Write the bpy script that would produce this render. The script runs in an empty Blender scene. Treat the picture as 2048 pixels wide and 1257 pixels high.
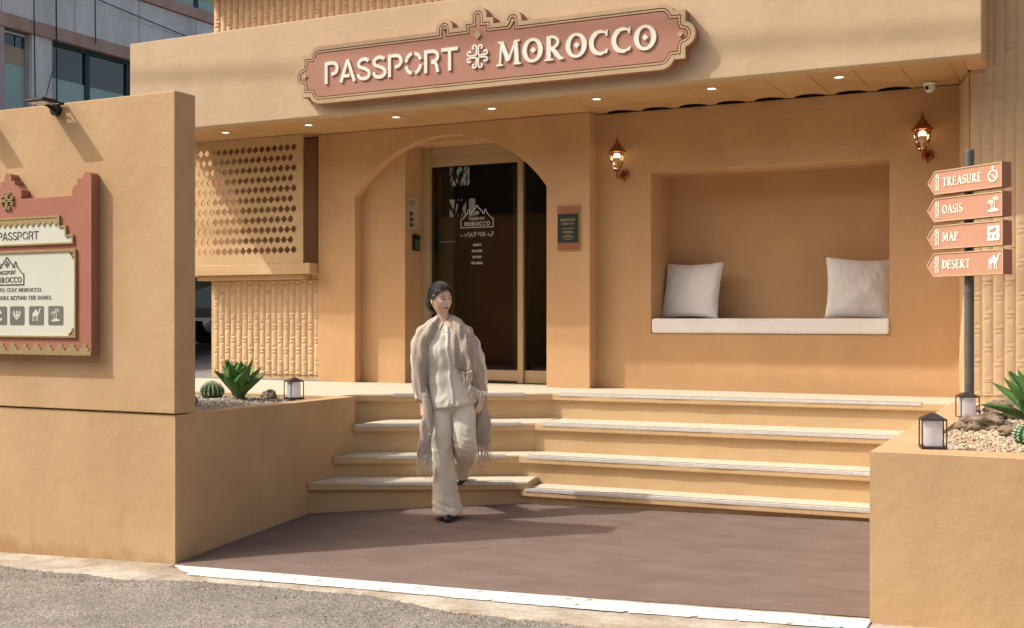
import bpy, bmesh, math, random
from mathutils import Vector, Matrix, noise
from mathutils.geometry import tessellate_polygon
random.seed(7)
R = math.radians
SC = bpy.context.scene
COL = SC.collection
# ------------------------------------------------------------------ camera
TH = math.atan(1156/2337)
cam = bpy.data.cameras.new('camera'); camo = bpy.data.objects.new('camera', cam); COL.objects.link(camo)
camo.location = (0, 0, 1.38); camo.rotation_euler = (R(90), 0, TH)
cam.sensor_width = 36; cam.lens = 2337/2048*36; cam.shift_y = 11.5/2048
cam.clip_start = 0.05; cam.clip_end = 500
SC.camera = camo
# ------------------------------------------------------------------ sky and sun
SUN = Vector((2.44, 1.45, -2.90)).normalized()
w = bpy.data.worlds.new("World"); SC.world = w; w.use_nodes = True
nt = w.node_tree; bg = nt.nodes['Background']
sky = nt.nodes.new('ShaderNodeTexSky'); sky.sky_type = 'NISHITA'; sky.sun_disc = False
sky.sun_elevation = math.asin(-SUN.z); sky.sun_rotation = math.atan2(-SUN.x, -SUN.y) % (2*math.pi)
sky.air_density = 1.0; sky.dust_density = 5.0
wb = nt.nodes.new('ShaderNodeMix'); wb.data_type = 'RGBA'; wb.blend_type = 'MULTIPLY'; wb.inputs[0].default_value = 1
wb.inputs[7].default_value = (1.0, .905, .80, 1)     # the photograph's warm white balance
nt.links.new(sky.outputs[0], wb.inputs[6]); nt.links.new(wb.outputs[2], bg.inputs[0]); bg.inputs[1].default_value = 0.15
sl = bpy.data.lights.new('sun', 'SUN'); so = bpy.data.objects.new('sun', sl); COL.objects.link(so)
sl.energy = 2.15; sl.angle = R(0.6); sl.color = (1.0, 0.975, 0.915)
so.rotation_euler = SUN.to_track_quat('-Z', 'Y').to_euler(); so.location = (-20, -12, 25)
SC.view_settings.view_transform = 'Standard'; SC.view_settings.look = 'None'
SC.view_settings.exposure = 0.80; SC.view_settings.gamma = 1; SC.view_settings.use_curve_mapping = False

# ------------------------------------------------------------------ materials
def nodemat(name, col, rough=.8, metal=0, spec=.3):
    m = bpy.data.materials.new(name); m.use_nodes = True
    b = m.node_tree.nodes['Principled BSDF']
    b.inputs['Base Color'].default_value = (*col, 1); b.inputs['Roughness'].default_value = rough
    b.inputs['Metallic'].default_value = metal; b.inputs['Specular IOR Level'].default_value = spec
    return m, m.node_tree, b
def mat(name, col, col2=None, scale=3, rough=.85, bump=0, bscale=80, metal=0, spec=.3, detail=6, stretch=(1,1,1), contrast=(.35,.65), bdist=.004, fine=0, finescale=300):
    """procedural: two colours mixed by noise, fine speckle, bump"""
    m, t, b = nodemat(name, col, rough, metal, spec)
    N = t.nodes.new; L = t.links.new
    tc = N('ShaderNodeTexCoord'); mp = N('ShaderNodeMapping'); mp.inputs['Scale'].default_value = stretch
    L(tc.outputs['Object'], mp.inputs[0]); src = None
    if col2:
        n = N('ShaderNodeTexNoise'); n.inputs['Scale'].default_value = scale; n.inputs['Detail'].default_value = detail
        n.inputs['Roughness'].default_value = .6
        L(mp.outputs[0], n.inputs[0]); r = N('ShaderNodeValToRGB')
        r.color_ramp.elements[0].position = contrast[0]; r.color_ramp.elements[1].position = contrast[1]
        r.color_ramp.elements[0].color = (*col, 1); r.color_ramp.elements[1].color = (*col2, 1)
        L(n.outputs[0], r.inputs[0]); src = r.outputs[0]
        if fine:
            n2 = N('ShaderNodeTexNoise'); n2.inputs['Scale'].default_value = finescale; n2.inputs['Detail'].default_value = 3
            L(mp.outputs[0], n2.inputs[0]); mr = N('ShaderNodeMapRange'); mr.inputs[1].default_value = .3; mr.inputs[2].default_value = .7
            mr.inputs[3].default_value = 1-fine; mr.inputs[4].default_value = 1+fine; L(n2.outputs[0], mr.inputs[0])
            mx = N('ShaderNodeMix'); mx.data_type = 'RGBA'; mx.blend_type = 'MULTIPLY'; mx.inputs[0].default_value = 1
            L(src, mx.inputs[6]); L(mr.outputs[0], mx.inputs[7]); src = mx.outputs[2]
        L(src, b.inputs['Base Color'])
    if bump:
        n = N('ShaderNodeTexNoise'); n.inputs['Scale'].default_value = bscale; n.inputs['Detail'].default_value = 5
        L(mp.outputs[0], n.inputs[0]); bp = N('ShaderNodeBump'); bp.inputs['Strength'].default_value = bump; bp.inputs['Distance'].default_value = bdist
        L(n.outputs[0], bp.inputs['Height']); L(bp.outputs[0], b.inputs['Normal'])
    return m
def rgb(r, g, b):
    f = lambda c: (c/255/12.92) if c/255 <= .04045 else ((c/255+.055)/1.055)**2.4
    return (f(r), f(g), f(b))

def stucco(name, c1, c2, stain=.0):
    """painted render: broad mottling, streaks, trowel relief and small pits"""
    m, t, b = nodemat(name, c1, .82, 0, .25)
    N = t.nodes.new; L = t.links.new
    g = N('ShaderNodeNewGeometry')
    n = N('ShaderNodeTexNoise'); n.inputs['Scale'].default_value = 1.3; n.inputs['Detail'].default_value = 8; n.inputs['Roughness'].default_value = .62
    L(g.outputs['Position'], n.inputs[0])
    r = N('ShaderNodeValToRGB'); r.color_ramp.elements[0].position = .37; r.color_ramp.elements[1].position = .65
    r.color_ramp.elements[0].color = (*c1, 1); r.color_ramp.elements[1].color = (*c2, 1); L(n.outputs[0], r.inputs[0])
    mp = N('ShaderNodeMapping'); mp.inputs['Scale'].default_value = (1.6, 1.6, .5); L(g.outputs['Position'], mp.inputs[0])
    n3 = N('ShaderNodeTexNoise'); n3.inputs['Scale'].default_value = 2; n3.inputs['Detail'].default_value = 6; L(mp.outputs[0], n3.inputs[0])
    mr = N('ShaderNodeMapRange'); mr.inputs[1].default_value = .35; mr.inputs[2].default_value = .75; mr.inputs[3].default_value = 1.02; mr.inputs[4].default_value = .95
    L(n3.outputs[0], mr.inputs[0])
    mx = N('ShaderNodeMix'); mx.data_type = 'RGBA'; mx.blend_type = 'MULTIPLY'; mx.inputs[0].default_value = 1
    L(r.outputs[0], mx.inputs[6]); L(mr.outputs[0], mx.inputs[7])
    # hairline cracks and faint rain streaks
    nw = N('ShaderNodeTexNoise'); nw.inputs['Scale'].default_value = 1.7; nw.inputs['Detail'].default_value = 6; L(g.outputs['Position'], nw.inputs[0])
    wa = N('ShaderNodeVectorMath'); wa.operation = 'MULTIPLY_ADD'; wa.inputs[1].default_value = (1.2, 1.2, 1.2); L(nw.outputs[1], wa.inputs[0]); L(g.outputs['Position'], wa.inputs[2])
    vo = N('ShaderNodeTexVoronoi'); vo.feature = 'DISTANCE_TO_EDGE'; vo.inputs['Scale'].default_value = .55; L(wa.outputs[0], vo.inputs[0])
    cr = N('ShaderNodeMapRange'); cr.inputs[1].default_value = .0; cr.inputs[2].default_value = .0035; cr.inputs[3].default_value = .91; cr.inputs[4].default_value = 1; L(vo.outputs[0], cr.inputs[0])
    nm = N('ShaderNodeTexNoise'); nm.inputs['Scale'].default_value = .9; L(g.outputs['Position'], nm.inputs[0])
    cm = N('ShaderNodeMapRange'); cm.inputs[1].default_value = .52; cm.inputs[2].default_value = .60; L(nm.outputs[0], cm.inputs[0])
    ml = N('ShaderNodeMix'); ml.data_type = 'FLOAT'; L(cm.outputs[0], ml.inputs[0]); ml.inputs[2].default_value = 1; L(cr.outputs[0], ml.inputs[3])
    mq = N('ShaderNodeMapping'); mq.inputs['Scale'].default_value = (4, 4, .5); L(g.outputs['Position'], mq.inputs[0])
    nq = N('ShaderNodeTexNoise'); nq.inputs['Scale'].default_value = 1; nq.inputs['Detail'].default_value = 5; L(mq.outputs[0], nq.inputs[0])
    rq = N('ShaderNodeMapRange'); rq.inputs[1].default_value = .60; rq.inputs[2].default_value = .80; rq.inputs[3].default_value = 1; rq.inputs[4].default_value = .94; L(nq.outputs[0], rq.inputs[0])
    mk = N('ShaderNodeMath'); mk.operation = 'MULTIPLY'; L(ml.outputs[0], mk.inputs[0]); L(rq.outputs[0], mk.inputs[1])
    mz = N('ShaderNodeMix'); mz.data_type = 'RGBA'; mz.blend_type = 'MULTIPLY'; mz.inputs[0].default_value = 1; L(mx.outputs[2], mz.inputs[6]); L(mk.outputs[0], mz.inputs[7]); mx = mz
    L(mx.outputs[2], b.inputs['Base Color'])
    na = N('ShaderNodeTexNoise'); na.inputs['Scale'].default_value = 9; na.inputs['Detail'].default_value = 7; na.inputs['Roughness'].default_value = .65; L(g.outputs['Position'], na.inputs[0])
    nb = N('ShaderNodeTexNoise'); nb.inputs['Scale'].default_value = 140; nb.inputs['Detail'].default_value = 3; L(g.outputs['Position'], nb.inputs[0])
    b1 = N('ShaderNodeBump'); b1.inputs['Strength'].default_value = .5; b1.inputs['Distance'].default_value = .012; L(na.outputs[0], b1.inputs['Height'])
    b2 = N('ShaderNodeBump'); b2.inputs['Strength'].default_value = .35; b2.inputs['Distance'].default_value = .002; L(nb.outputs[0], b2.inputs['Height'])
    L(b1.outputs[0], b2.inputs['Normal']); L(b2.outputs[0], b.inputs['Normal'])
    if stain:   # splashed dirt low down on the street side
        sp = N('ShaderNodeSeparateXYZ'); L(g.outputs['Position'], sp.inputs[0])
        nd = N('ShaderNodeTexNoise'); nd.inputs['Scale'].default_value = 7; nd.inputs['Detail'].default_value = 8; L(g.outputs['Position'], nd.inputs[0])
        h = N('ShaderNodeMath'); h.operation = 'MULTIPLY_ADD'; h.inputs[1].default_value = .33; L(nd.outputs[0], h.inputs[0]); h.inputs[2].default_value = -.315
        d = N('ShaderNodeMath'); d.operation = 'SUBTRACT'; L(h.outputs[0], d.inputs[0]); L(sp.outputs[2], d.inputs[1])
        dm = N('ShaderNodeMapRange'); dm.inputs[1].default_value = .0; dm.inputs[2].default_value = .12; dm.inputs[4].default_value = stain; L(d.outputs[0], dm.inputs[0])
        m2 = N('ShaderNodeMix'); m2.data_type = 'RGBA'; L(dm.outputs[0], m2.inputs[0]); L(mx.outputs[2], m2.inputs[6]); m2.inputs[7].default_value = (.30, .16, .07, 1)
        L(m2.outputs[2], b.inputs['Base Color'])
    return m
PAINT = stucco('sand_stucco', (.525, .318, .158), (.580, .364, .190))
PAINTF = stucco('fascia_stucco', (.490, .368, .236), (.530, .408, .268))
PAINTL = stucco('planter_stucco', (.480, .318, .168), (.530, .366, .203), stain=.55)
PAINTS = stucco('step_stucco', (0.530, 0.366, 0.195), (0.580, 0.412, 0.230))
TILEM = mat('tile_paint', (0.541, 0.369, 0.205), (0.599, 0.426, 0.262), scale=5, bump=.25, bscale=60, rough=.6)
SOFF = mat('soffit_panel_paint', (.50, .30, .135), (.56, .35, .17), scale=2.4, bump=.15, bscale=30, rough=.55, spec=.4)
CREAM = mat('cream_tread', (.50, .445, .34), (.60, .545, .43), scale=14, bump=.2, fine=.08, contrast=(.3, .7))
ALU = mat('aluminium', (.58, .57, .55), (.68, .67, .65), scale=20, rough=.4, metal=.15)
GROOVE = mat('dark_groove', (.08, .07, .08), (.12, .1, .1), rough=.7)
TERRA = mat('terracotta_paint', (0.340, 0.135, 0.088), (0.372, 0.156, 0.106), scale=3, bump=.1, bscale=60, rough=.6)
TERRAS = mat('sign_terracotta', (0.354, 0.173, 0.124), (0.387, 0.194, 0.137), scale=2.5, bump=.08, bscale=60, rough=.6)
TERRA2 = mat('pale_terracotta', (0.408, 0.210, 0.138), (0.438, 0.233, 0.158), scale=3, bump=.05, rough=.6)
TAN = mat('tan_moulding', (0.410, 0.295, 0.172), (0.459, 0.336, 0.205), scale=4, bump=.1, rough=.6)
LETTER = mat('white_letter', (0.703, 0.684, 0.598), (0.750, 0.731, 0.646), scale=9, rough=.5)
GOLD = mat('gold_trim', (0.396, 0.300, 0.144), (0.458, 0.356, 0.186), scale=14, rough=.4, metal=.4)
PANELW = mat('panel_white', (0.588, 0.609, 0.525), (0.630, 0.651, 0.567), scale=2, rough=.5)
INK = mat('dark_print', (.05, .05, .045), (.07, .07, .06), rough=.6)
ICONG = mat('icon_grey', (.13, .14, .12), (.15, .16, .14), rough=.6)
BLACK = mat('black_metal', (.015, .014, .013), (.03, .028, .026), scale=20, rough=.35, metal=.3)
LANT = mat('lantern_metal', (.05, .04, .035), (.08, .065, .055), scale=30, rough=.45, metal=.5)
SHADE = mat('opal_shade', (.80, .80, .84), (.84, .84, .87), scale=3, rough=.4)
_t = SHADE.node_tree; _b = _t.nodes['Principled BSDF']; _tr = _t.nodes.new('ShaderNodeBsdfTranslucent'); _tr.inputs[0].default_value = (.92, .93, 1, 1)
_m = _t.nodes.new('ShaderNodeMixShader'); _m.inputs[0].default_value = .68; _t.links.new(_b.outputs[0], _m.inputs[1]); _t.links.new(_tr.outputs[0], _m.inputs[2]); _t.links.new(_m.outputs[0], _t.nodes['Material Output'].inputs[0])
COPPER = mat('copper_metal', (0.270, 0.077, 0.032), (0.378, 0.126, 0.054), scale=30, rough=.35, metal=.6)
POLE = mat('pole_grey', (.10, .10, .095), (.14, .14, .13), scale=8, rough=.4, metal=.3)
FRAME = mat('door_frame_beige', (0.426, 0.303, 0.172), (0.459, 0.336, 0.197), scale=4, rough=.45, spec=.4)
CLOTH = mat('white_cloth', (.76, .755, .73), (.82, .815, .79), scale=6, rough=.9, bump=.25, bscale=220, bdist=.002)
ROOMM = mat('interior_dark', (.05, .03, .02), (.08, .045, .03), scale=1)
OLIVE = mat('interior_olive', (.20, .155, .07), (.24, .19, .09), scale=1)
MAROON = mat('interior_maroon', (.14, .04, .02), (.18, .055, .03), scale=1)
LEAFM = mat('agave_leaf', (.035, .13, .02), (.10, .24, .045), scale=5, rough=.42, spec=.5, stretch=(1, 1, 1), contrast=(.3, .7))
LEAFB = mat('agave_leaf_pale', (.035, .12, .025), (.11, .23, .06), scale=5, rough=.42, spec=.5, contrast=(.3, .7))
CACT = mat('cactus_skin', (.02, .10, .035), (.05, .17, .06), scale=12, rough=.5)
SPINE = mat('cactus_spine', (.50, .50, .38), (.60, .60, .48), rough=.6)
ROCK = mat('rock', (0.128, 0.089, 0.064), (0.289, 0.230, 0.170), scale=11, bump=.9, bscale=28, bdist=.012, fine=.25, finescale=90)
TRUNK = mat('plant_trunk', (.10, .06, .035), (.17, .11, .07), scale=30, bump=.5)
CONC = mat('neighbour_concrete', (.48, .485, .475), (.74, .745, .735), scale=.9, detail=10, stretch=(1, 1.3, .35), bump=.2, contrast=(.3, .68), fine=.07, finescale=14)
CBAND = mat('neighbour_band', (.40, .26, .215), (.48, .34, .29), scale=3, bump=.15)
WFR = mat('window_frame_green', (.012, .05, .048), (.02, .07, .065), scale=4, rough=.4)
WFA = mat('window_frame_silver', (.42, .42, .42), (.5, .5, .5), scale=4, rough=.35, metal=.5)
BLIND_REFL = mat('window_blind', (.36, .30, .17), (.44, .38, .25), scale=2)
FROST = mat('window_frost_film', (.30, .44, .41), (.38, .52, .49), scale=1.5, rough=.5)
CARM = mat('car_paint', (.012, .014, .018), (.02, .022, .028), rough=.18, spec=.6)
TYRE = mat('tyre_rubber', (.02, .02, .02), (.035, .035, .035), scale=30, rough=.8)
CHROME = mat('chrome', (.5, .5, .52), (.6, .6, .6), rough=.15, metal=1)
def emis(name, col, s):
    m, t, b = nodemat(name, col); b.inputs['Emission Color'].default_value = (*col, 1); b.inputs['Emission Strength'].default_value = s
    n = t.nodes.new('ShaderNodeTexNoise'); n.inputs['Scale'].default_value = 3
    r = t.nodes.new('ShaderNodeValToRGB'); r.color_ramp.elements[0].color = (*[c*.94 for c in col], 1); r.color_ramp.elements[1].color = (*col, 1)
    t.links.new(n.outputs[0], r.inputs[0]); t.links.new(r.outputs[0], b.inputs['Emission Color'])
    return m
LED = emis('downlight_glow', (1, .88, .68), 1.5)
BULB = emis('bulb_glow', (1, .88, .66), 5)
def glass(name, tint, ior=1.5, rough=0.0, mul=1.0):
    m = bpy.data.materials.new(name); m.use_nodes = True; t = m.node_tree; N = t.nodes.new; L = t.links.new
    t.nodes.remove(t.nodes['Principled BSDF']); out = t.nodes['Material Output']
    f = N('ShaderNodeFresnel'); f.inputs[0].default_value = ior; tr = N('ShaderNodeBsdfTransparent'); tr.inputs[0].default_value = (*tint, 1)
    gl = N('ShaderNodeBsdfGlossy'); gl.inputs['Roughness'].default_value = rough
    n = N('ShaderNodeTexNoise'); n.inputs['Scale'].default_value = 1.2; bp = N('ShaderNodeBump'); bp.inputs['Strength'].default_value = .06; bp.inputs['Distance'].default_value = .01
    L(n.outputs[0], bp.inputs['Height']); L(bp.outputs[0], gl.inputs['Normal'])
    mm = N('ShaderNodeMath'); mm.operation = 'MULTIPLY'; mm.use_clamp = True; mm.inputs[1].default_value = mul; L(f.outputs[0], mm.inputs[0])
    mx = N('ShaderNodeMixShader'); L(mm.outputs[0], mx.inputs[0]); L(tr.outputs[0], mx.inputs[1]); L(gl.outputs[0], mx.inputs[2]); L(mx.outputs[0], out.inputs[0])
    return m
GLASS = glass('door_glass', (.76, .74, .68), mul=1.15)
LGLASS = glass('lamp_glass', (.95, .80, .55), mul=1.5)
WGLASS = glass('neighbour_glass', (.45, .55, .56), mul=2.2)
# pebbles: colour per island
def pebble_mat(name, cols):
    m, t, b = nodemat(name, cols[0], .85); N = t.nodes.new; L = t.links.new
    g = N('ShaderNodeNewGeometry'); r = N('ShaderNodeValToRGB'); r.color_ramp.interpolation = 'LINEAR'
    e = r.color_ramp.elements
    e[0].color = (*cols[0], 1); e[1].color = (*cols[-1], 1)
    for i, c in enumerate(cols[1:-1]): k = e.new((i+1)/(len(cols)-1)); k.color = (*c, 1)
    L(g.outputs['Random Per Island'], r.inputs[0]); L(r.outputs[0], b.inputs['Base Color']); return m
PEB = pebble_mat('tan_pebbles', [(0.312, 0.242, 0.156), (0.484, 0.406, 0.296), (0.390, 0.312, 0.218), (0.546, 0.484, 0.374), (0.429, 0.257, 0.172), (0.499, 0.429, 0.312)])
PEBL = pebble_mat('grey_pebbles', [(.30, .26, .21), (.50, .45, .38), (.40, .34, .27), (.58, .54, .47), (.36, .30, .24)])
GRIT = pebble_mat('grit', [(.10, .09, .075), (.28, .25, .21), (.18, .16, .13), (.38, .35, .30)])

# ------------------------------------------------------------------ helpers
def meshobj(name, verts, faces, m, parent=None, smooth=False):
    me = bpy.data.meshes.new(name); me.from_pydata([tuple(v) for v in verts], [], faces); me.update()
    if m: me.materials.append(m)
    if smooth: me.polygons.foreach_set('use_smooth', [True]*len(me.polygons))
    o = bpy.data.objects.new(name, me); COL.objects.link(o)
    if parent: o.parent = parent
    return o
def inst(src, loc=(0,0,0), rz=0, parent=None, sc=None, name=None):
    o = src.copy(); COL.objects.link(o); o.location = loc; o.rotation_euler = (0, 0, rz); o.parent = parent
    if sc: o.scale = sc
    return o
def bevel(o, wd=.008, seg=2):
    b = o.modifiers.new('bevel', 'BEVEL'); b.width = wd; b.segments = seg; b.limit_method = 'ANGLE'; b.angle_limit = R(40); return o
class MB:
    def __init__(s): s.v = []; s.f = []
    def add(s, v, f):
        n = len(s.v); s.v += [tuple(p) for p in v]; s.f += [tuple(i+n for i in q) for q in f]; return s
    def box(s, x0, x1, y0, y1, z0, z1):
        return s.add([(x0,y0,z0),(x1,y0,z0),(x1,y1,z0),(x0,y1,z0),(x0,y0,z1),(x1,y0,z1),(x1,y1,z1),(x0,y1,z1)],
              [(0,3,2,1),(4,5,6,7),(0,1,5,4),(1,2,6,5),(2,3,7,6),(3,0,4,7)])
    def tube(s, pts, r, n=8, cap=True):
        pts = [Vector(p) for p in pts]; rr = r if isinstance(r, (list, tuple)) else [r]*len(pts); V = []; F = []
        up = Vector((0,0,1)); d0 = (pts[1]-pts[0]).normalized()
        if abs(d0.dot(up)) > .9: up = Vector((1,0,0))
        for i, p in enumerate(pts):
            d = (pts[min(i+1, len(pts)-1)]-pts[max(i-1, 0)]).normalized()
            a = d.cross(up).normalized(); b = a.cross(d).normalized(); up = b
            for k in range(n):
                t = 2*math.pi*k/n; V.append(p+(a*math.cos(t)+b*math.sin(t))*rr[i])
        for i in range(len(pts)-1):
            for k in range(n): F.append((i*n+k, i*n+(k+1)%n, (i+1)*n+(k+1)%n, (i+1)*n+k))
        if cap: F.append(tuple(range(n))[::-1]); F.append(tuple((len(pts)-1)*n+k for k in range(n)))
        return s.add(V, [f[::-1] for f in F])
    def lathe(s, prof, c=(0,0,0), n=24, rot=0):
        V = []; F = []
        for r, z in prof:
            for k in range(n): t = 2*math.pi*k/n+rot; V.append((c[0]+r*math.cos(t), c[1]+r*math.sin(t), c[2]+z))
        for i in range(len(prof)-1):
            for k in range(n): F.append((i*n+k, i*n+(k+1)%n, (i+1)*n+(k+1)%n, (i+1)*n+k))
        return s.add(V, F)
    def poly(s, outer, holes=(), y0=0, y1=-.01):
        """extrude a 2D (x,z) outline with holes from y0 (back) to y1 (front, nearer the viewer)"""
        loops = [list(outer)]+[list(h) for h in holes]
        tris = tessellate_polygon([[Vector((p[0], p[1], 0)) for p in l] for l in loops])
        flat = [p for l in loops for p in l]; n = len(flat)
        V = [(p[0], y1, p[1]) for p in flat]+[(p[0], y0, p[1]) for p in flat]; F = []
        for t in tris:
            a, b, c = [flat[i] for i in t]
            ar = (b[0]-a[0])*(c[1]-a[1])-(b[1]-a[1])*(c[0]-a[0])
            if abs(ar) < 1e-12: continue
            t = t if ar > 0 else t[::-1]
            F.append(tuple(t)); F.append(tuple(i+n for i in t[::-1]))
        off = 0
        for li, l in enumerate(loops):
            k = len(l); ar = sum(l[i][0]*l[(i+1)%k][1]-l[(i+1)%k][0]*l[i][1] for i in range(k)); ccw = ar > 0
            if li: ccw = not ccw
            for i in range(k):
                j = (i+1) % k; q = (off+i, off+i+n, off+j+n, off+j)
                F.append(q if ccw else q[::-1])
            off += k
        return s.add(V, F)
    def ribbon(s, pts, wd, y0, y1, closed=False):
        pts = [Vector((p[0], p[1])) for p in pts]; n = len(pts)
        ws = wd if isinstance(wd, (list, tuple)) else [wd]*n; Lf = []; Rt = []
        for i in range(n):
            a = pts[(i-1) % n] if closed or i > 0 else pts[i]; b = pts[(i+1) % n] if closed or i < n-1 else pts[i]
            d1 = (pts[i]-a); d2 = (b-pts[i])
            d1 = d1.normalized() if d1.length > 1e-9 else d2.normalized(); d2 = d2.normalized() if d2.length > 1e-9 else d1
            nn = Vector((-(d1+d2).y, (d1+d2).x)); nn = nn.normalized() if nn.length > 1e-6 else Vector((-d1.y, d1.x))
            m = 1/max(.5, nn.dot(Vector((-d1.y, d1.x)))); h = ws[i]/2*m
            Lf.append(pts[i]+nn*h); Rt.append(pts[i]-nn*h)
        V = []; F = []
        for i in range(n): V += [(Lf[i].x, y1, Lf[i].y), (Rt[i].x, y1, Rt[i].y), (Lf[i].x, y0, Lf[i].y), (Rt[i].x, y0, Rt[i].y)]
        for i in range(n if closed else n-1):
            a = 4*i; b = 4*((i+1) % n)
            F += [(a, a+1, b+1, b), (a+2, b+2, b+3, a+3), (a, b, b+2, a+2), (a+1, a+3, b+3, b+1)]
        if not closed: a = 4*(n-1); F += [(0, 2, 3, 1), (a, a+1, a+3, a+2)]
        return s.add(V, F)
    def obj(s, name, m, parent=None, smooth=False): return meshobj(name, s.v, s.f, m, parent, smooth)
def thing(name, label, cat, loc=(0,0,0), rz=0, group=None):
    o = bpy.data.objects.new(name, None); COL.objects.link(o); o.location = loc; o.rotation_euler = (0, 0, rz)
    o.empty_display_size = .2; return tag(o, label, cat, group)
def tag(o, label, cat, group=None):
    o['label'] = label; o['category'] = cat
    if group: o['group'] = group
    return o
def struct(o): o['kind'] = 'structure'; return o
def stuff(o, label=None, cat=None):
    o['kind'] = 'stuff'
    if label: o['label'] = label
    if cat: o['category'] = cat
    return o
def arc(cx, cz, r, a0, a1, n=12, rz=None): 
    rz = rz or r
    return [(cx+r*math.cos(R(a0+(a1-a0)*i/n)), cz+rz*math.sin(R(a0+(a1-a0)*i/n))) for i in range(n+1)]
def lerp(a, b, t): return a+(b-a)*t

# ------------------------------------------------------------------ ground
def gz(x, y):
    xc = max(-30, min(12, x))
    street = -.243+(max(-9, min(4, xc))+5.35)*.039
    if y <= 5.8: return street
    back = -.012+(max(-7, min(0, xc))+1.3)*.013
    t = min(1, (y-5.8)/2.45)**.85
    return lerp(street, back, t)
ASPH = mat('asphalt', (0.179, 0.162, 0.143), (0.258, 0.236, 0.208), scale=2.2, detail=10, bump=1.0, bscale=75, bdist=.012, fine=.38, finescale=120, rough=.95)
def speckle(m, scale, lo, hi, thr=.30, col=None, amt=.5):
    t = m.node_tree; N = t.nodes.new; L = t.links.new; b = t.nodes['Principled BSDF']; src = b.inputs['Base Color'].links[0].from_socket
    g = N('ShaderNodeNewGeometry'); v = N('ShaderNodeTexVoronoi'); v.inputs['Scale'].default_value = scale; L(g.outputs['Position'], v.inputs[0])
    sp = N('ShaderNodeSeparateColor'); L(v.outputs['Color'], sp.inputs[0]); r = N('ShaderNodeMapRange'); r.inputs[3].default_value = lo; r.inputs[4].default_value = hi; L(sp.outputs[0], r.inputs[0])
    mx = N('ShaderNodeMix'); mx.data_type = 'RGBA'; mx.blend_type = 'MULTIPLY'; mx.inputs[0].default_value = 1; L(src, mx.inputs[6]); L(r.outputs[0], mx.inputs[7]); L(mx.outputs[2], b.inputs['Base Color'])
def scuffs(m, k=1.0):
    t = m.node_tree; N = t.nodes.new; L = t.links.new; b = t.nodes['Principled BSDF']; src = b.inputs['Base Color'].links[0].from_socket
    g = N('ShaderNodeNewGeometry'); mp = N('ShaderNodeMapping'); mp.inputs['Rotation'].default_value = (0, 0, R(-6)); mp.inputs['Scale'].default_value = (3.5, 13, 1); L(g.outputs['Position'], mp.inputs[0])
    n = N('ShaderNodeTexNoise'); n.inputs['Scale'].default_value = 1.5; n.inputs['Detail'].default_value = 12; n.inputs['Roughness'].default_value = .75; L(mp.outputs[0], n.inputs[0])
    r = N('ShaderNodeMapRange'); r.inputs[1].default_value = .58; r.inputs[2].default_value = .74; r.inputs[4].default_value = .5*k; L(n.outputs[0], r.inputs[0])
    mx = N('ShaderNodeMix'); mx.data_type = 'RGBA'; L(r.outputs[0], mx.inputs[0]); L(src, mx.inputs[6]); mx.inputs[7].default_value = (.36, .29, .25, 1); L(mx.outputs[2], b.inputs['Base Color'])
speckle(ASPH, 95, .55, 1.45)
def grid(name, xs, ys, dz, m, zf=gz):
    V = [(x, y, zf(x, y)+dz) for y in ys for x in xs]; n = len(xs)
    F = [(j*n+i, j*n+i+1, (j+1)*n+i+1, (j+1)*n+i) for j in range(len(ys)-1) for i in range(n-1)]
    return meshobj(name, V, F, m, None, True)
fr = lambda a, b, n: [a+(b-a)*i/n for i in range(n+1)]
xs = fr(-60, -10, 10)+fr(-9.5, 4.5, 56)+fr(6, 60, 10); ys = fr(-60, 0, 12)+fr(1, 5, 8)+fr(5.2, 9.4, 28)+fr(10, 70, 10)
street = struct(grid('asphalt_street', xs, ys, 0, ASPH, lambda x, y: gz(x, y)-(.0 if y < 8.3 else .05)))
# concrete apron between the walls and the asphalt, its street edge broken and uneven
def edge_y(x):
    base = [(-12, 5.60), (-6.9, 5.60), (-6.0, 5.52), (-5.3, 5.50), (-4.7, 5.585), (-4.0, 5.56), (-3.4, 5.49), (-3.0, 5.34), (-2.4, 5.30), (-1.5, 5.24), (5, 5.2)]
    for (a, ya), (b, yb) in zip(base, base[1:]):
        if a <= x <= b: y = lerp(ya, yb, (x-a)/(b-a)); break
    else: y = 5.5
    return y+.05*noise.noise(Vector((x*2.3, 0, 0)))+.022*noise.noise(Vector((x*9, 3, 0)))+.01*noise.noise(Vector((x*31, 7, 0)))
APRON = mat('concrete_apron', (0.277, 0.227, 0.164), (0.420, 0.386, 0.323), scale=2.2, detail=11, bump=.8, bscale=22, bdist=.01, fine=.14, finescale=60, stretch=(1, 1.6, 1), contrast=(.38, .6))
V = []; F = []; n = 560
for i in range(n+1):
    x = lerp(-12, 4, i/n); e = edge_y(x)
    for k, y in enumerate([e, e+.01, lerp(e, 5.95, .4), 5.95]): V.append((x, y, gz(x, y)+(.0 if k == 0 else .012+.004*noise.noise(Vector((x*6, y*6, 0))))))
for i in range(n):
    for k in range(3): a = i*4+k; F.append((a, a+4, a+5, a+1))
struct(meshobj('concrete_apron', V, F, APRON, None, True))
DRIVE = mat('driveway_paint', (.135, .096, .080), (.185, .136, .115), scale=3.0, detail=12, bump=.35, bscale=60, bdist=.004, fine=.07, finescale=40, stretch=(1, 2.2, 1), contrast=(.3, .72), rough=.75)
scuffs(DRIVE); speckle(APRON, 60, .9, 1.08)
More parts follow.
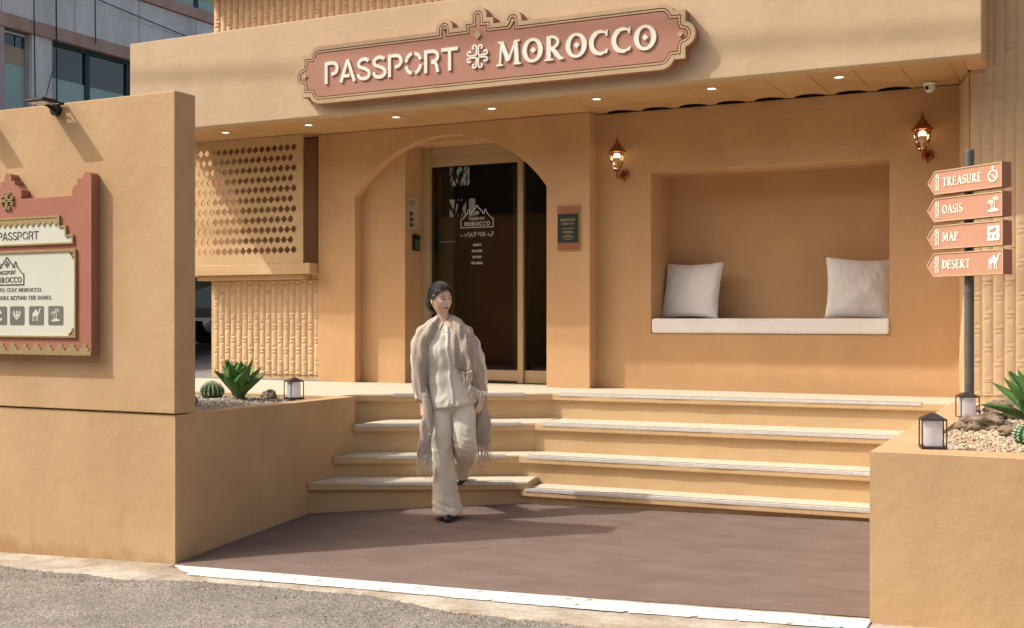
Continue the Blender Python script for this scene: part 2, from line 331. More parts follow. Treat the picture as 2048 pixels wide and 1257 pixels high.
# painted forecourt
def line_y(x): return 5.80+.03*math.sin(x*.9)-.008*(x+5.3)
drv = grid('painted_driveway', fr(-5.36, -.93, 50), fr(5.80, 9.35, 30), .020, DRIVE); struct(drv)
WHITE = mat('line_white', (.30, .26, .22), (.62, .62, .60), scale=16, detail=10, fine=.06, contrast=(.36, .42), rough=.7)
V = []; F = []; n = 500
for i in range(n+1):
    x = lerp(-5.32, -.93, i/n); nn = noise.noise(Vector((x*6, 1, 0)))*.012+noise.noise(Vector((x*23, 5, 0)))*.008
    wdt = .185+.01*math.sin(x*2)
    if noise.noise(Vector((x*14, 9, 0))) > .42: nn += .02
    y0 = line_y(x)-wdt*min(1, (x+5.34)/.28)+nn; y1 = line_y(x)+noise.noise(Vector((x*5, 4, 0)))*.006
    fade = min(1, (x+5.34)/.4); y0 = lerp(line_y(x)-wdt*fade, y0, fade)
    V += [(x, y0, gz(x, y0)+.0175), (x, y1, gz(x, y1)+.025)]
for i in range(n): F.append((2*i, 2*i+2, 2*i+3, 2*i+1))
struct(meshobj('white_line', V, F, WHITE))
# crack lines and worn chips in the apron
def grit(name, n, rect, size, m, zf, label, cat='gravel', seed=1, cluster=None, dz=0):
    rnd = random.Random(seed); V = []; F = []
    ico = [(0,0,-1),(.72,-.53,-.45),(-.28,-.85,-.45),(-.89,0,-.45),(-.28,.85,-.45),(.72,.53,-.45),(.28,-.85,.45),(-.72,-.53,.45),(-.72,.53,.45),(.28,.85,.45),(.89,0,.45),(0,0,1)]
    fc = [(0,1,2),(1,0,5),(0,2,3),(0,3,4),(0,4,5),(1,5,10),(2,1,6),(3,2,7),(4,3,8),(5,4,9),(1,10,6),(2,6,7),(3,7,8),(4,8,9),(5,9,10),(6,10,11),(7,6,11),(8,7,11),(9,8,11),(10,9,11)]
    for _ in range(n):
        x = rnd.uniform(rect[0], rect[1]); y = rnd.uniform(rect[2], rect[3])
        if cluster and not cluster(x, y, rnd): continue
        s = size*rnd.uniform(.5, 1.35); a, b, c = s*rnd.uniform(.7, 1.3), s*rnd.uniform(.7, 1.3), s*rnd.uniform(.5, .9)
        t = rnd.uniform(0, 6.28); ct, st = math.cos(t), math.sin(t); z = zf(x, y)+c*rnd.uniform(-.2, .9)+dz; k = len(V)
        for p in ico:
            q = (p[0]*a*rnd.uniform(.85, 1.15), p[1]*b, p[2]*c); V.append((x+q[0]*ct-q[1]*st, y+q[0]*st+q[1]*ct, z+q[2]))
        F += [(i+k, j+k, l+k) for i, j, l in fc]
    o = meshobj(name, V, F, m); return stuff(o, label, cat)
grit('loose_grit', 5200, (-8, -1.2, 5.0, 5.62), .0048, GRIT, gz, 'loose grey grit scattered along the broken edge of the asphalt street', 'grit', 3,
     lambda x, y, r: y < edge_y(x)+.03*r.random() and r.random() < max(.12, 1-abs(edge_y(x)-y)*3.2))

# platform floor and back lot
XL, XR, YP0, YP1 = -5.36, -.95, 5.85, 5.72
ZP = .745
V = [(-9.3, 7.95, ZP), (-5.30, 7.95, ZP), (-5.30, 8.44, ZP), (-4.15, 9.17, ZP), (-.7, 9.33, ZP), (2.5, 9.33, ZP), (2.5, 10.75, ZP), (-9.3, 10.75, ZP)]
# ------------------------------------------------------------------ steps
stairs = thing('entrance_stairs', 'four sand coloured entrance steps with cream treads, angled at the left', 'stairs', (-3.5, 8.5, 0))
def P(o, par):   # keep world coordinates under a parent with an offset
    o.parent = par; o.matrix_parent_inverse = Matrix.Translation(-Vector(par.location)) if not par.rotation_euler.z else (Matrix.Translation(par.location) @ Matrix.Rotation(par.rotation_euler.z, 4, 'Z')).inverted(); return o
ZS = [.745, .530, .300, .085]
nR = [((-4.15, 9.17), (-.94, 9.345)), ((-4.09, 8.68), (-.94, 8.84)), ((-4.07, 8.35), (-.94, 8.50)), ((-3.93, 8.06), (-.94, 8.215))]
nL = [((-5.60, 8.28), (-4.15, 9.17)), ((-5.355, 7.915), (-4.09, 8.68)), ((-5.355, 7.635), (-4.07, 8.35)), ((-5.355, 7.30), (-3.86, 8.08))]
ZL = [.745, .530, .300, .135]
def prism(poly, z0, z1, name, m, jit=0):
    mb = MB(); n = len(poly)
    V = [(x, y, z0) for x, y in poly]+[(x, y, z1) for x, y in poly]
    F = [tuple(range(n, 2*n)), tuple(range(n))[::-1]]+[(i, (i+1) % n, n+(i+1) % n, n+i) for i in range(n)]
    mb.add(V, F); return mb.obj(name, m)
def shift(a, b, d):   # move a segment backwards (away from the viewer) by d
    t = (Vector(b)-Vector(a)).normalized(); nrm = Vector((-t.y, t.x)); return tuple(Vector(a)+nrm*d), tuple(Vector(b)+nrm*d)
def wavy(a, b, amp, n, seed):
    t = (Vector(b)-Vector(a)).normalized(); nrm = Vector((-t.y, t.x)); L = []
    for i in range(n+1): p = Vector(a).lerp(Vector(b), i/n)+nrm*amp*noise.noise(Vector((i*.35, seed, 0))); L.append(tuple(p))
    return L
BK = 9.9
for k in range(4):
    for side, (a, b), z in (('L', nL[k], ZL[k]), ('R', nR[k], ZS[k])):
        if side == 'L': 
            back = [(b[0]+.02, BK-.5), (a[0], BK-.5)] if k < 3 else [(-3.925, 8.33), (-3.925, BK-.5), (a[0], BK-.5)]
        else: back = [(b[0], BK-.3), (a[0]-.02, BK-.3)]
        if k == 0: back = [(b[0], 10.4), (a[0], 10.4)]
        if k == 3 and side == 'R': back = [(b[0], BK-.3), (a[0]+.3, BK-.3)]
        lip = .058
        edge = wavy(a, b, .006, 30, k*3+(side == 'L'))
        s_ = prism(edge+back, z-lip, z-.004, 'tread', PAINTS); bevel(s_, .006); P(s_, stairs)
        # cream surface on top of the tread
        c_ = prism([tuple(p) for p in wavy(*shift(a, b, .004), .004, 30, k*3+(side == 'L'))]+back, z-.004, z, 'tread_surface', CREAM); P(c_, stairs)
        ra, rb = shift(a, b, .035)
        if side == 'R': ra = (ra[0]-.04, ra[1])
        elif k < 3: rb = (rb[0]+.03, rb[1]+.018)
        r_ = prism([ra, rb]+back, -.4 if k == 3 else ZS[k+1]-.06, z-lip, 'riser', PAINTS); P(r_, stairs)
        # aluminium nosing: pale strip with a dark groove each side
        L = (Vector(b)-Vector(a)).length
        t0, t1 = {'L': ((.24 if k > 1 else .02), .93), 'R': (.02, .935)}[side]
        if side == 'L' and k == 0: t0, t1 = .20, .86
        A = Vector(a).lerp(Vector(b), t0); B = Vector(a).lerp(Vector(b), t1)
        p0, p1 = shift(A, B, .008); q0, q1 = shift(A, B, .040)
        g_ = prism([p0, p1, q1, q0], z, z+.004, 'nosing_strip', ALU); P(g_, stairs)
        for d0, d1 in ((.040, .050),):
            p0, p1 = shift(A, B, d0); q0, q1 = shift(A, B, d1); P(prism([p0, p1, q1, q0], z, z+.006, 'nosing_groove', GROOVE), stairs)
        f0, f1 = shift(A, B, -.004); g0, g1 = shift(A, B, .008)
        P(prism([f0, f1, g1, g0], z-.018, z+.004, 'nosing_edge', ALU), stairs)
plat = struct(prism([(-9.3, 7.96), (-5.62, 7.96), (-5.62, 8.29), (-5.62, 9.9), (-8.9, 9.9), (-9.3, 9.9)], ZP-.1, ZP-.002, 'landing', CREAM))
struct(prism([(-8.66, 10.0), (-5.62, 10.0), (-5.62, 9.85), (-8.66, 9.85)], ZP-.1, ZP-.004, 'landing_strip', CREAM))
struct(prism([(-6.25, 10.38), (-4.4, 10.38), (-4.4, 13), (-6.25, 13)], ZP-.1, ZP+.002, 'interior_floor', ROOMM))
struct(prism([(-8.6, 9.7), (-6.0, 9.7), (-.7, 9.7), (-.7, 10.6), (-8.6, 10.6)], ZP-.2, ZP-.006, 'landing_base', CREAM))
struct(prism([(-.96, 9.1), (3, 9.1), (3, 10.6), (-.96, 10.6)], ZP-.3, ZP-.003, 'landing_side', CREAM))
LOT = mat('back_lot_asphalt', (.17, .165, .16), (.23, .22, .215), scale=2, bump=.4, bscale=60, fine=.15, finescale=80)
struct(grid('back_lot', fr(-40, -7.0, 20), [9.9, 10.4, 11, 12, 13, 20, 60], 0, LOT, lambda x, y: .735+min(1, (y-9.9)/2.6)*.30))

# ------------------------------------------------------------------ pavilion building
bld = thing('cafe_building', 'sand coloured Moroccan style building front with deep fascia, arched doorway, cushioned niche and pierced screen', 'building', (-4.7, 10, .74))
def part(o, bv=0):
    if bv: bevel(o, bv)
    return P(o, bld)
part(MB().box(-8.87, -.70, 9.05, 9.19, 3.296, 4.222).obj('fascia', PAINTF), .008)
part(MB().box(-8.87, -8.73, 9.192, 10.6, 3.296, 4.218).obj('fascia_side', PAINT), .005); part(MB().box(-.84, -.702, 9.192, 9.598, 3.296, 4.21).obj('fascia_side', PAINT), .005)
part(MB().box(-8.728, -.842, 9.192, 11.4, 4.05, 4.16).obj('canopy_roof', PAINT))
# upper storey
part(MB().box(-8.10, 3.2, 9.44, 9.8, 4.162, 6.5).obj('upper_wall', PAINT))
part(MB().box(-8.22, 3.2, 9.22, 9.438, 4.74, 4.86).obj('upper_ledge', PAINT), .006)
# arched wall
AX0, AX1, AC = -6.724, -4.576, -5.65
arch = [(AX0, ZP), (AX0, 2.63)]
ch = 1.074; sg = .555; Rr = (ch*ch+sg*sg)/(2*sg); cz = 2.635+sg-Rr; a0 = math.degrees(math.atan2(2.635-cz, -ch)); a1 = 180-a0
arch += arc(AC, cz, Rr, a0, a1, 40)+[(AX1, ZP)]
outer = [(-7.183, ZP-.05), (AX0, ZP-.05)]+arch+[(AX1, ZP-.05), (-4.135, ZP-.05), (-4.135, 3.298), (-7.183, 3.298)]
part(MB().poly(outer, (), 10.10, 9.98).obj('arch_wall', PAINT), .006)
part(MB().box(-7.18, -6.202, 10.102, 10.60, ZP-.05, 3.296).obj('porch_wall', PAINT), .005)
part(MB().box(-6.20, -4.14, 10.102, 10.60, 3.150, 3.298).obj('porch_ceiling', PAINT))
part(MB().box(-4.50, -4.14, 10.30, 10.60, ZP, 3.198).obj('porch_side', PAINT))
# right wall with seat niche
NX0, NX1, NZ0, NZ1 = -3.60, -1.503, 1.255, 2.729
hole = [(NX0, NZ0), (NX1, NZ0), (NX1, NZ1), (NX0, NZ1)]
part(MB().poly([(-4.45, ZP-.05), (-.95, ZP-.05), (-.95, 3.298), (-4.45, 3.298)], [hole], 10.50, 10.15).obj('niche_wall', PAINT), .006)
part(MB().poly([(NX0-.1, NZ0-.1), (NX1+.1, NZ0-.1), (NX1+.1, NZ1+.1), (NX0-.1, NZ1+.1)], [hole], 10.686, 10.502)
     .box(NX0-.1, NX1+.1, 10.688, 10.8, NZ0-.1, NZ1+.1).obj('niche_lining', PAINT))
part(MB().box(-4.14, -4.137, 10.0, 10.148, ZP, 3.29).obj('pilaster_return', PAINT))
# body behind
part(MB().box(-8.6, -6.25, 10.62, 11.5, ZP, 4.04).box(-4.49, -.8, 10.82, 11.5, ZP, 4.04).box(-6.24, -4.5, 13, 13.1, ZP, 4.04).box(-6.30, -6.24, 11.5, 13.1, ZP, 4.04).box(-4.5, -4.44, 11.5, 13.1, ZP, 4.04).box(-6.24, -4.5, 10.7, 13, 3.3, 3.4).obj('rear_wall', ROOMM))
# interior
part(MB().box(-6.18, -6.12, 10.62, 12.9, ZP, 3.2).obj('inner_partition', OLIVE))
part(MB().box(-6.19, -5.93, 10.62, 10.66, ZP, 3.14).obj('reflection_panel', OLIVE))  # olive panel added behind the glass, standing in for a reflection
part(MB().box(-6.15, -5.40, 11.0, 11.1, ZP, 2.46).obj('inner_counter_wall', MAROON)); part(MB().box(-5.38, -5.22, 10.9, 11.0, ZP, 3.0).obj('inner_post', OLIVE))
part(MB().box(-5.28, -5.16, 11.6, 11.7, ZP, 3.2).obj('inner_post', OLIVE))
# left bay: tiled wall, ledge, pierced screen
part(MB().box(-8.66, -7.185, 10.055, 10.25, ZP-.03, 1.86).obj('tile_backing', PAINTS))
part(MB().box(-9.3, -7.185, 10.20, 10.35, 1.862, 3.298).obj('bay_wall', PAINT))
part(MB().box(-8.80, -7.186, 9.84, 10.19, 1.853, 1.966).obj('window_ledge', PAINTS), .007)
part(MB().box(-8.74, -7.32, 9.91, 10.05, 1.805, 1.850).obj('ledge_moulding', PAINTS), .005)
part(MB().box(-8.70, -7.30, 10.13, 10.16, 1.97, 3.296).obj('bay_window', mat('bay_brown', (.34, .185, .09), (.38, .22, .11), scale=3, rough=.4)))
# pierced screen
def quat(cx, cz, r):
    L = []
    for q in range(4):
        a = 90*q; ox, oz = cx+r*.50*math.cos(R(a)), cz+r*.50*math.sin(R(a))
        L += arc(ox, oz, r*.50, a-62, a+62, 5)
    return L
mb = MB(); px, pz, r0 = .0826, .1065, .0375
X1, Z1, ZB, X0 = -7.277, 3.296, 1.968, -8.76
for j in range(11):
    zc = 3.172-j*pz; xo = -7.398-(px/2 if j % 2 else 0); z0, z1 = zc-pz/2, zc+pz/2
    n = 16
    xr = xo+px/2
    for i in range(n):
        xc = xo-i*px
        mb.poly([(xc-px/2, z0), (xc+px/2, z0), (xc+px/2, z1), (xc-px/2, z1)], [quat(xc, zc, r0)], 9.862, 9.85)
    mb.box(xr, X1, 9.85, 9.862, z0, z1); mb.box(X0, xo-(n-.5)*px, 9.85, 9.862, z0, z1)
mb.box(X0, X1, 9.85, 9.862, 3.172+pz/2, Z1); mb.box(X0, X1, 9.85, 9.862, ZB, 3.172-10.5*pz)
bm = bmesh.new(); tmp = mb.obj('pierced_screen', PAINTS); bm.from_mesh(tmp.data)
bmesh.ops.remove_doubles(bm, verts=bm.verts, dist=.0004)
dead = [f for f in bm.faces if abs(f.normal.y) < .3 and all(len(e.link_faces) > 2 for e in f.edges if abs((e.verts[0].co-e.verts[1].co).y) > .01)]
bmesh.ops.delete(bm, geom=dead, context='FACES'); bm.to_mesh(tmp.data); bm.free(); part(tmp)

# relief tiles (bamboo shaped)
def tile_mesh(wd, ht, dp):
    nx, nz = 9, 34; V = []; F = []
    for j in range(nz+1):
        y = j/nz
        for i in range(nx+1):
            x = i/nx
            e = min(x, 1-x); ez = min(y, 1-y)
            base = .22*min(1, e/.05)
            u = (x-.5)/.40; body = max(0, 1-abs(u)**3.2)
            # half-moon knuckle above and scoop below each end of the tile
            kn = math.exp(-((x-.5)/.26)**2-((y-.93)/.035)**2)+math.exp(-((x-.5)/.26)**2-((y-.06)/.030)**2)
            sc_ = math.exp(-((x-.40)/.24)**2-((y-.85)/.042)**2)+math.exp(-((x-.60)/.24)**2-((y-.14)/.042)**2)
            h = base+body*.42+.30*kn-.52*sc_*body
            h -= .16 if ez < .008 else 0
            V.append(((x-.5)*wd*.985, -dp*max(0, h), y*ht*.999))
    for j in range(nz):
        for i in range(nx): a = j*(nx+1)+i; F.append((a, a+1, a+nx+2, a+nx+1))
    me = bpy.data.meshes.new('wall_tile'); me.from_pydata(V, [], F); me.materials.append(TILEM); me.polygons.foreach_set('use_smooth', [True]*len(F)); return me
TW, THt = .0789, .2525
tme = tile_mesh(TW, THt, .021)
def lay_tiles(x0, x1, z0, z1, y, parent, rnd, rz=0, org=None, dep=1):
    n = int(round((x1-x0)/TW)); cnt = 0
    for i in range(n):
        z = z0-(THt*.55 if i % 2 else 0)
        while z < z1:
            lo, hi = max(z, z0), min(z+THt, z1)
            if hi-lo > .03:
                o = bpy.data.objects.new('wall_tile', tme); COL.objects.link(o)
                s = (hi-lo)/THt; xx = x0+(i+.5)*TW; dz = rnd.uniform(-.002, .002)
                if rz: loc = (org[0]+math.cos(rz)*(i+.5)*TW, org[1]+math.sin(rz)*(i+.5)*TW, lo)
                else: loc = (xx, y+rnd.uniform(-.0015, .0025), lo+dz)
                o.location = loc; o.rotation_euler = (0, 0, rz+rnd.uniform(-.006, .006)); o.scale = (1, dep*rnd.uniform(.9, 1.1), s); P(o, parent); cnt += 1
            z += THt
    return cnt
rt = random.Random(5)
c1 = lay_tiles(-8.63, -7.19, .80, 1.80, 10.052, bld, rt)
c2 = lay_tiles(-8.09, -4.9, 4.165, 4.74, 9.438, bld, rt)
# soffit panels with scalloped back edge on the right
PW = .3467; xj = -.942
for k in range(-1, 23):
    xr = xj-k*PW; xl = xr-PW
    xr = min(xr, -.842); xl = max(xl, -8.73)
    if xr-xl < .05: continue
    g = .0022
    bk = 10.097 if xr < -4.2 else 10.146
    if xr < -7.2: bk = 10.095
    o1 = prism([(xl+g, 9.193), (xr-g, 9.193), (xr-g, 9.842), (xl+g, 9.842)], 3.300+rt.uniform(-.002, .002), 3.322, 'soffit_panel', SOFF); part(o1)
    if xl > -4.15 and xr < -1.2:
        n = 14; back = [(xr-g, bk)]+[(xr-.035-(PW-.07)*i/n, bk-.112*math.sin(math.pi*i/n)**.6) for i in range(n+1)]+[(xl+g, bk)]
        o2 = prism([(xl+g, 9.846), (xr-g, 9.846)]+back, 3.301, 3.322, 'soffit_panel', SOFF)
    else: o2 = prism([(xl+g, 9.846), (xr-g, 9.846), (xr-g, bk), (xl+g, bk)], 3.301+rt.uniform(-.001, .002), 3.322, 'soffit_panel', SOFF)
    part(o2)
part(MB().box(-8.6, -.85, 10.2, 10.3, 3.30, 4.05).obj('canopy_back', ROOMM))
# downlights
for i, x in enumerate([-7.94, -6.90, -5.89, -4.87, -3.845, -2.815, -1.78]):
    d = thing('downlight', ['leftmost recessed downlight in the soffit, above the pierced screen', 'recessed downlight over the slot right of the pierced screen', 'recessed downlight left of the door arch crown', 'recessed downlight above the right side of the glass door', 'recessed downlight near the top of the arch pilaster', 'recessed downlight above the left half of the seat niche', 'rightmost recessed downlight, close to the dome camera'][i],
              'downlight', (x, 9.43, 3.298), 0, 'recessed downlights in the soffit')
    MB().lathe([(.052, .004), (.055, -.002), (.044, -.004), (.040, .001)], n=24).obj('ring', ALU, d, True)
    MB().lathe([(.034, -.001), (.02, -.0015), (.0005, -.0015)], n=24).obj('lens', LED, d)
# right tiled wall
rwl = thing('tiled_wall', 'tall wall of bamboo shaped sand coloured tiles behind the signpost at the right edge', 'wall', (-.8, 9.62, ZP))
P(MB().box(-.82, 3.2, 9.625, 10.1, ZP-.03, 6.4).obj('backing', PAINTS), rwl)
P(prism([(-.955, 10.3), (-.948, 10.145), (-.822, 9.63), (-.822, 10.3)], ZP, 3.298, 'side_backing', PAINTS), rwl)
lay_tiles(-.82, -.82+TW*9, .80, 4.9, 9.622, rwl, rt, dep=.42)
ang = math.atan2(9.63-10.145, -.822+.948)
lay_tiles(0, TW*6, .80, 3.28, 0, rwl, rt, rz=ang, org=(-.952, 10.142), dep=.42)

# ------------------------------------------------------------------ sliding glass door
door = thing('glass_door', 'beige framed sliding glass door with white lettering under the arch', 'door', (-5.45, 10.45, ZP))
YD = 10.45
def dp(o, bv=.003): bevel(o, bv); return P(o, door)
dp(MB().box(-6.199, -6.105, YD-.02, YD+.10, ZP, 3.15).obj('jamb', FRAME)); dp(MB().box(-6.104, -4.505, YD-.02, YD+.10, 3.052, 3.148).obj('head_rail', FRAME))
dp(MB().box(-6.104, -4.505, YD+.0, YD+.10, 2.955, 3.050).obj('transom', FRAME))
dp(MB().box(-5.103, -5.042, YD-.01, YD+.08, ZP+.005, 2.953).obj('mullion', FRAME))
dp(MB().box(-5.04, -4.505, YD+.01, YD+.08, ZP+.005, .875).obj('sill_panel', FRAME)); dp(MB().box(-6.10, -5.106, YD+.005, YD+.055, ZP+.025, .873).obj('bottom_rail', FRAME))
P(MB().box(-6.10, -5.106, YD+.02, YD+.03, .875, 2.953).obj('glass_leaf', GLASS), door)
P(MB().box(-5.04, -4.505, YD+.03, YD+.04, .877, 2.953).obj('side_glass', GLASS), door)
P(MB().box(-6.10, -5.106, YD+.001, YD+.012, ZP+.012, ZP+.023).obj('floor_track', GROOVE), door)
h = MB().tube([(-6.0, YD-.012, 2.29), (-6.0, YD-.03, 2.28), (-6.0, YD-.03, 2.07), (-6.0, YD-.012, 2.06)], .007).obj('handle', BLACK); P(h, door)

# ------------------------------------------------------------------ lettering
def tm(x0, x1, s=1): return None
def ell(cx, cz, rx, rz, a0, a1, n=14): return [(cx+rx*math.cos(R(a0+(a1-a0)*i/n)), cz+rz*math.sin(R(a0+(a1-a0)*i/n))) for i in range(n+1)]
T = .15
SANS = {  # strokes (points), advance
 'P': ([[(.07,0),(.07,1)], [(.07,.93),(.34,.93)]+ell(.34,.68,.22,.25,90,-90,10)+[(.30,.43)]], .66),
 'A': ([[(.03,0),(.33,1)], [(.33,1),(.63,0)], [(.13,.28),(.42,.28)]], .70),
 'S': ([ell(.31,.73,.23,.21,30,210,10)[:-1]+[(.14,.60),(.31,.52),(.47,.43)]+ell(.31,.26,.24,.20,30,-190,14)], .64),
 'O': ([ell(.38,.5,.31,.44,80,18,6), ell(.38,.5,.31,.44,-10,-75,6), ell(.38,.5,.31,.44,-102,-165,6), ell(.38,.5,.31,.44,170,102,6)], .79),
 'R': ([[(.07,0),(.07,1)], [(.07,.93),(.34,.93)]+ell(.34,.70,.22,.23,90,-70,10)+[(.30,.47)], [(.32,.47),(.46,.40),(.52,.28),(.56,0)]], .68),
 'T': ([[(.0,.93),(.66,.93)], [(.33,.93),(.33,0)]], .68)}
def serif(cx, z, w): return [(cx-w/2, z), (cx+w/2, z)]
t1, t2, t3 = .17, .08, .065      # thick, thin, serif
SER = {
 'M': ([([(.13,0),(.20,.97)], t2), ([(.20,.97),(.47,.18)], t1), ([(.47,.18),(.76,.97)], t2), ([(.76,.97),(.82,0)], t1), (serif(.13,.03,.26), t3), (serif(.83,.03,.30), t3), (serif(.15,.97,.20), t3), (serif(.82,.97,.20), t3)], 1.0),
 'R': ([([(.16,0),(.16,1)], t1), (ell(.22,.73,.30,.235,90,-90,10), t2*1.25), ([(.10,.96),(.24,.965)], t3), ([(.14,.50),(.24,.495)], t3), ([(.28,.50),(.44,.28),(.60,.06),(.74,.035)], [t1*.9,t1,t1*.8,.04]), (serif(.17,.03,.32), t3)], .78),
 'T': ([([(.34,0),(.34,.95)], t1), ([(.02,.95),(.66,.95)], t3*1.2), ([(.035,.97),(.035,.80)], t3), ([(.645,.97),(.645,.80)], t3), (serif(.34,.03,.32), t3)], .70),
 'E': ([([(.15,0),(.15,1)], t1), ([(.05,.96),(.56,.96)], t3), ([(.15,.51),(.44,.51)], t3), ([(.05,.035),(.60,.035)], t3), ([(.55,.98),(.55,.80)], t3), ([(.59,.02),(.59,.22)], t3), ([(.44,.60),(.44,.42)], t3)], .66),
 'A': ([([(.08,0),(.35,1)], t2), ([(.35,1),(.64,0)], t1), ([(.17,.32),(.54,.32)], t3), (serif(.08,.03,.22), t3), (serif(.66,.03,.26), t3)], .76),
 'S': ([(ell(.29,.74,.20,.20,35,215,10)[:-1]+[(.16,.60),(.29,.52),(.43,.42)]+ell(.29,.25,.21,.20,35,-190,12), [.07]*5+[.09]*5+[.15]*3+[.12]*6+[.07]*7), ([(.46,.98),(.46,.78)], t3), ([(.08,.02),(.08,.24)], t3)], .58),
 'U': ([([(.16,.97),(.16,.36)]+ell(.38,.28,.22,.25,160,360,12)+[(.60,.97)], [t1, t1]+[t1]*4+[.1]*5+[t2]*5), (serif(.16,.97,.28), t3), (serif(.60,.97,.22), t3)], .76),
 'I': ([([(.17,0),(.17,1)], t1), (serif(.17,.97,.30), t3), (serif(.17,.03,.30), t3)], .36),
 'P': ([([(.16,0),(.16,1)], t1), (ell(.22,.71,.30,.255,90,-90,10), t2*1.3), ([(.08,.96),(.24,.965)], t3), ([(.14,.455),(.24,.455)], t3), (serif(.17,.03,.32), t3)], .60),
 'D': ([([(.16,0),(.16,1)], t1), (ell(.20,.5,.46,.46,90,-90,16), [t2]*4+[t1]*9+[t2]*4), ([(.06,.96),(.22,.96)], t3), ([(.06,.04),(.22,.04)], t3)], .76),
 'C': ([(ell(.44,.5,.34,.44,52,312,22), [.06, .07, .09]+[.12]*3+[.17]*11+[.12]*3+[.08, .07, .05]), ([(.68,.99),(.655,.74)], t3), ([(.70,.22),(.64,.06)], t3)], .80),
 'N': ([([(.14,0),(.14,.97)], t2), ([(.14,.97),(.62,.03)], t1), ([(.62,0),(.62,.97)], t2), (serif(.12,.97,.2), t3), (serif(.14,.03,.24), t3), (serif(.62,.97,.24), t3)], .78),
 'Y': ([([(.06,.97),(.34,.46)], t1), ([(.34,.46),(.62,.97)], t2), ([(.34,.48),(.34,0)], t1), (serif(.08,.97,.26), t3), (serif(.62,.97,.22), t3), (serif(.34,.03,.28), t3)], .70),
 'H': ([([(.16,0),(.16,1)], t1), ([(.60,0),(.60,1)], t1), ([(.16,.52),(.60,.52)], t3), (serif(.16,.97,.3), t3), (serif(.16,.03,.3), t3), (serif(.60,.97,.3), t3), (serif(.60,.03,.3), t3)], .78),
 'B': ([([(.16,0),(.16,1)], t1), (ell(.22,.74,.26,.22,90,-90,8), t2*1.2), (ell(.22,.27,.32,.24,90,-90,8), t2*1.3), ([(.06,.96),(.24,.96)], t3), ([(.06,.03),(.24,.03)], t3)], .66),
 '.': ([([(.08,.0),(.08,.13)], .13)], .2), ' ': ([], .36)}
def glyph(ch, x, z, h, y, d, style, wx=1.0, bold=1.0):
    mb = MB()
    if style == 'sans':
        st, adv = SANS[ch]
        for i, s in enumerate(st): mb.ribbon([(x+p[0]*h*wx, z+p[1]*h) for p in s], T*h*bold, y, y-d-i*.00025)
        return mb, adv*h*wx
    if ch == 'O':
        cx, cz = x+.40*h*wx, z+.5*h; o = ell(cx, cz, .40*h*wx, .50*h, 0, 360, 28)[:-1]; i = ell(cx, cz, (.40-.165*bold/1.06)*h*wx, .385*h, 0, 360, 28)[:-1]
        mb.poly(o, [i], y, y-d)
        return mb, .84*h*wx
    st, adv = SER[ch]
    for i, (s, ww) in enumerate(st):
        ww = [q*h*bold for q in ww] if isinstance(ww, list) else ww*h*bold
        if isinstance(ww, list): ww = (ww+[ww[-1]]*len(s))[:len(s)]
        mb.ribbon([(x+p[0]*h*wx, z+p[1]*h) for p in s], ww, y, y-d-i*.0002*min(1, h/.15))
    return mb, adv*h*wx
def text_width(t, h, style, wx=1, sp=0):
    w_ = 0
    for c in t: w_ += ((SANS[c][1] if style == 'sans' else (.84 if c == 'O' else SER[c][1]))*h*wx)+sp
    return w_-sp
def write(t, x0, x1, z, h, y, d, m, parent, style='serif', parts=False, name='letter', wx=1.0, bold=1.0):
    """fit text between x0 and x1"""
    wx = max(.6, ((x1-x0)-.035*h*(len(t)-1))/text_width(t, h, style, 1))
    w0 = text_width(t, h, style, wx); sp = ((x1-x0)-w0)/max(1, len(t)-1); x = x0; allm = MB(); out = []
    for c in t:
        mb, adv = glyph(c, x, z, h, y, d, style, wx, bold)
        if mb.v:
            if parts: out.append(P(mb.obj(name, m), parent))
            else: allm.add(mb.v, mb.f)
        x += adv+sp
    if not parts: out.append(P(allm.obj('lettering', m), parent))
    return out
def emblem_mb(mb, cx, cz, r, y, d, half=False, bold=1):
    for q in range(4):
        for s in ((1, -1) if not half else (1,)):
            pts = [(.095, .12), (.095, .45), (.095, .74), (.14, .90), (.27, .98), (.42, .93), (.48, .80), (.42, .69), (.30, .70)]
            L = []
            a = R(90*q); ca, sa = math.cos(a), math.sin(a)
            for px_, pz_ in pts: u, v = px_*s*r, pz_*r; L.append((cx+u*ca-v*sa, cz+u*sa+v*ca))
            mb.ribbon(L, .135*r*bold, y, y-d-(q*2+(s > 0))*.0002)
    return mb
def diamond(mb, cx, cz, r, y, d, rz=None): rz = rz or r; return mb.poly([(cx-r, cz), (cx, cz-rz), (cx+r, cz), (cx, cz+rz)], (), y, y-d)

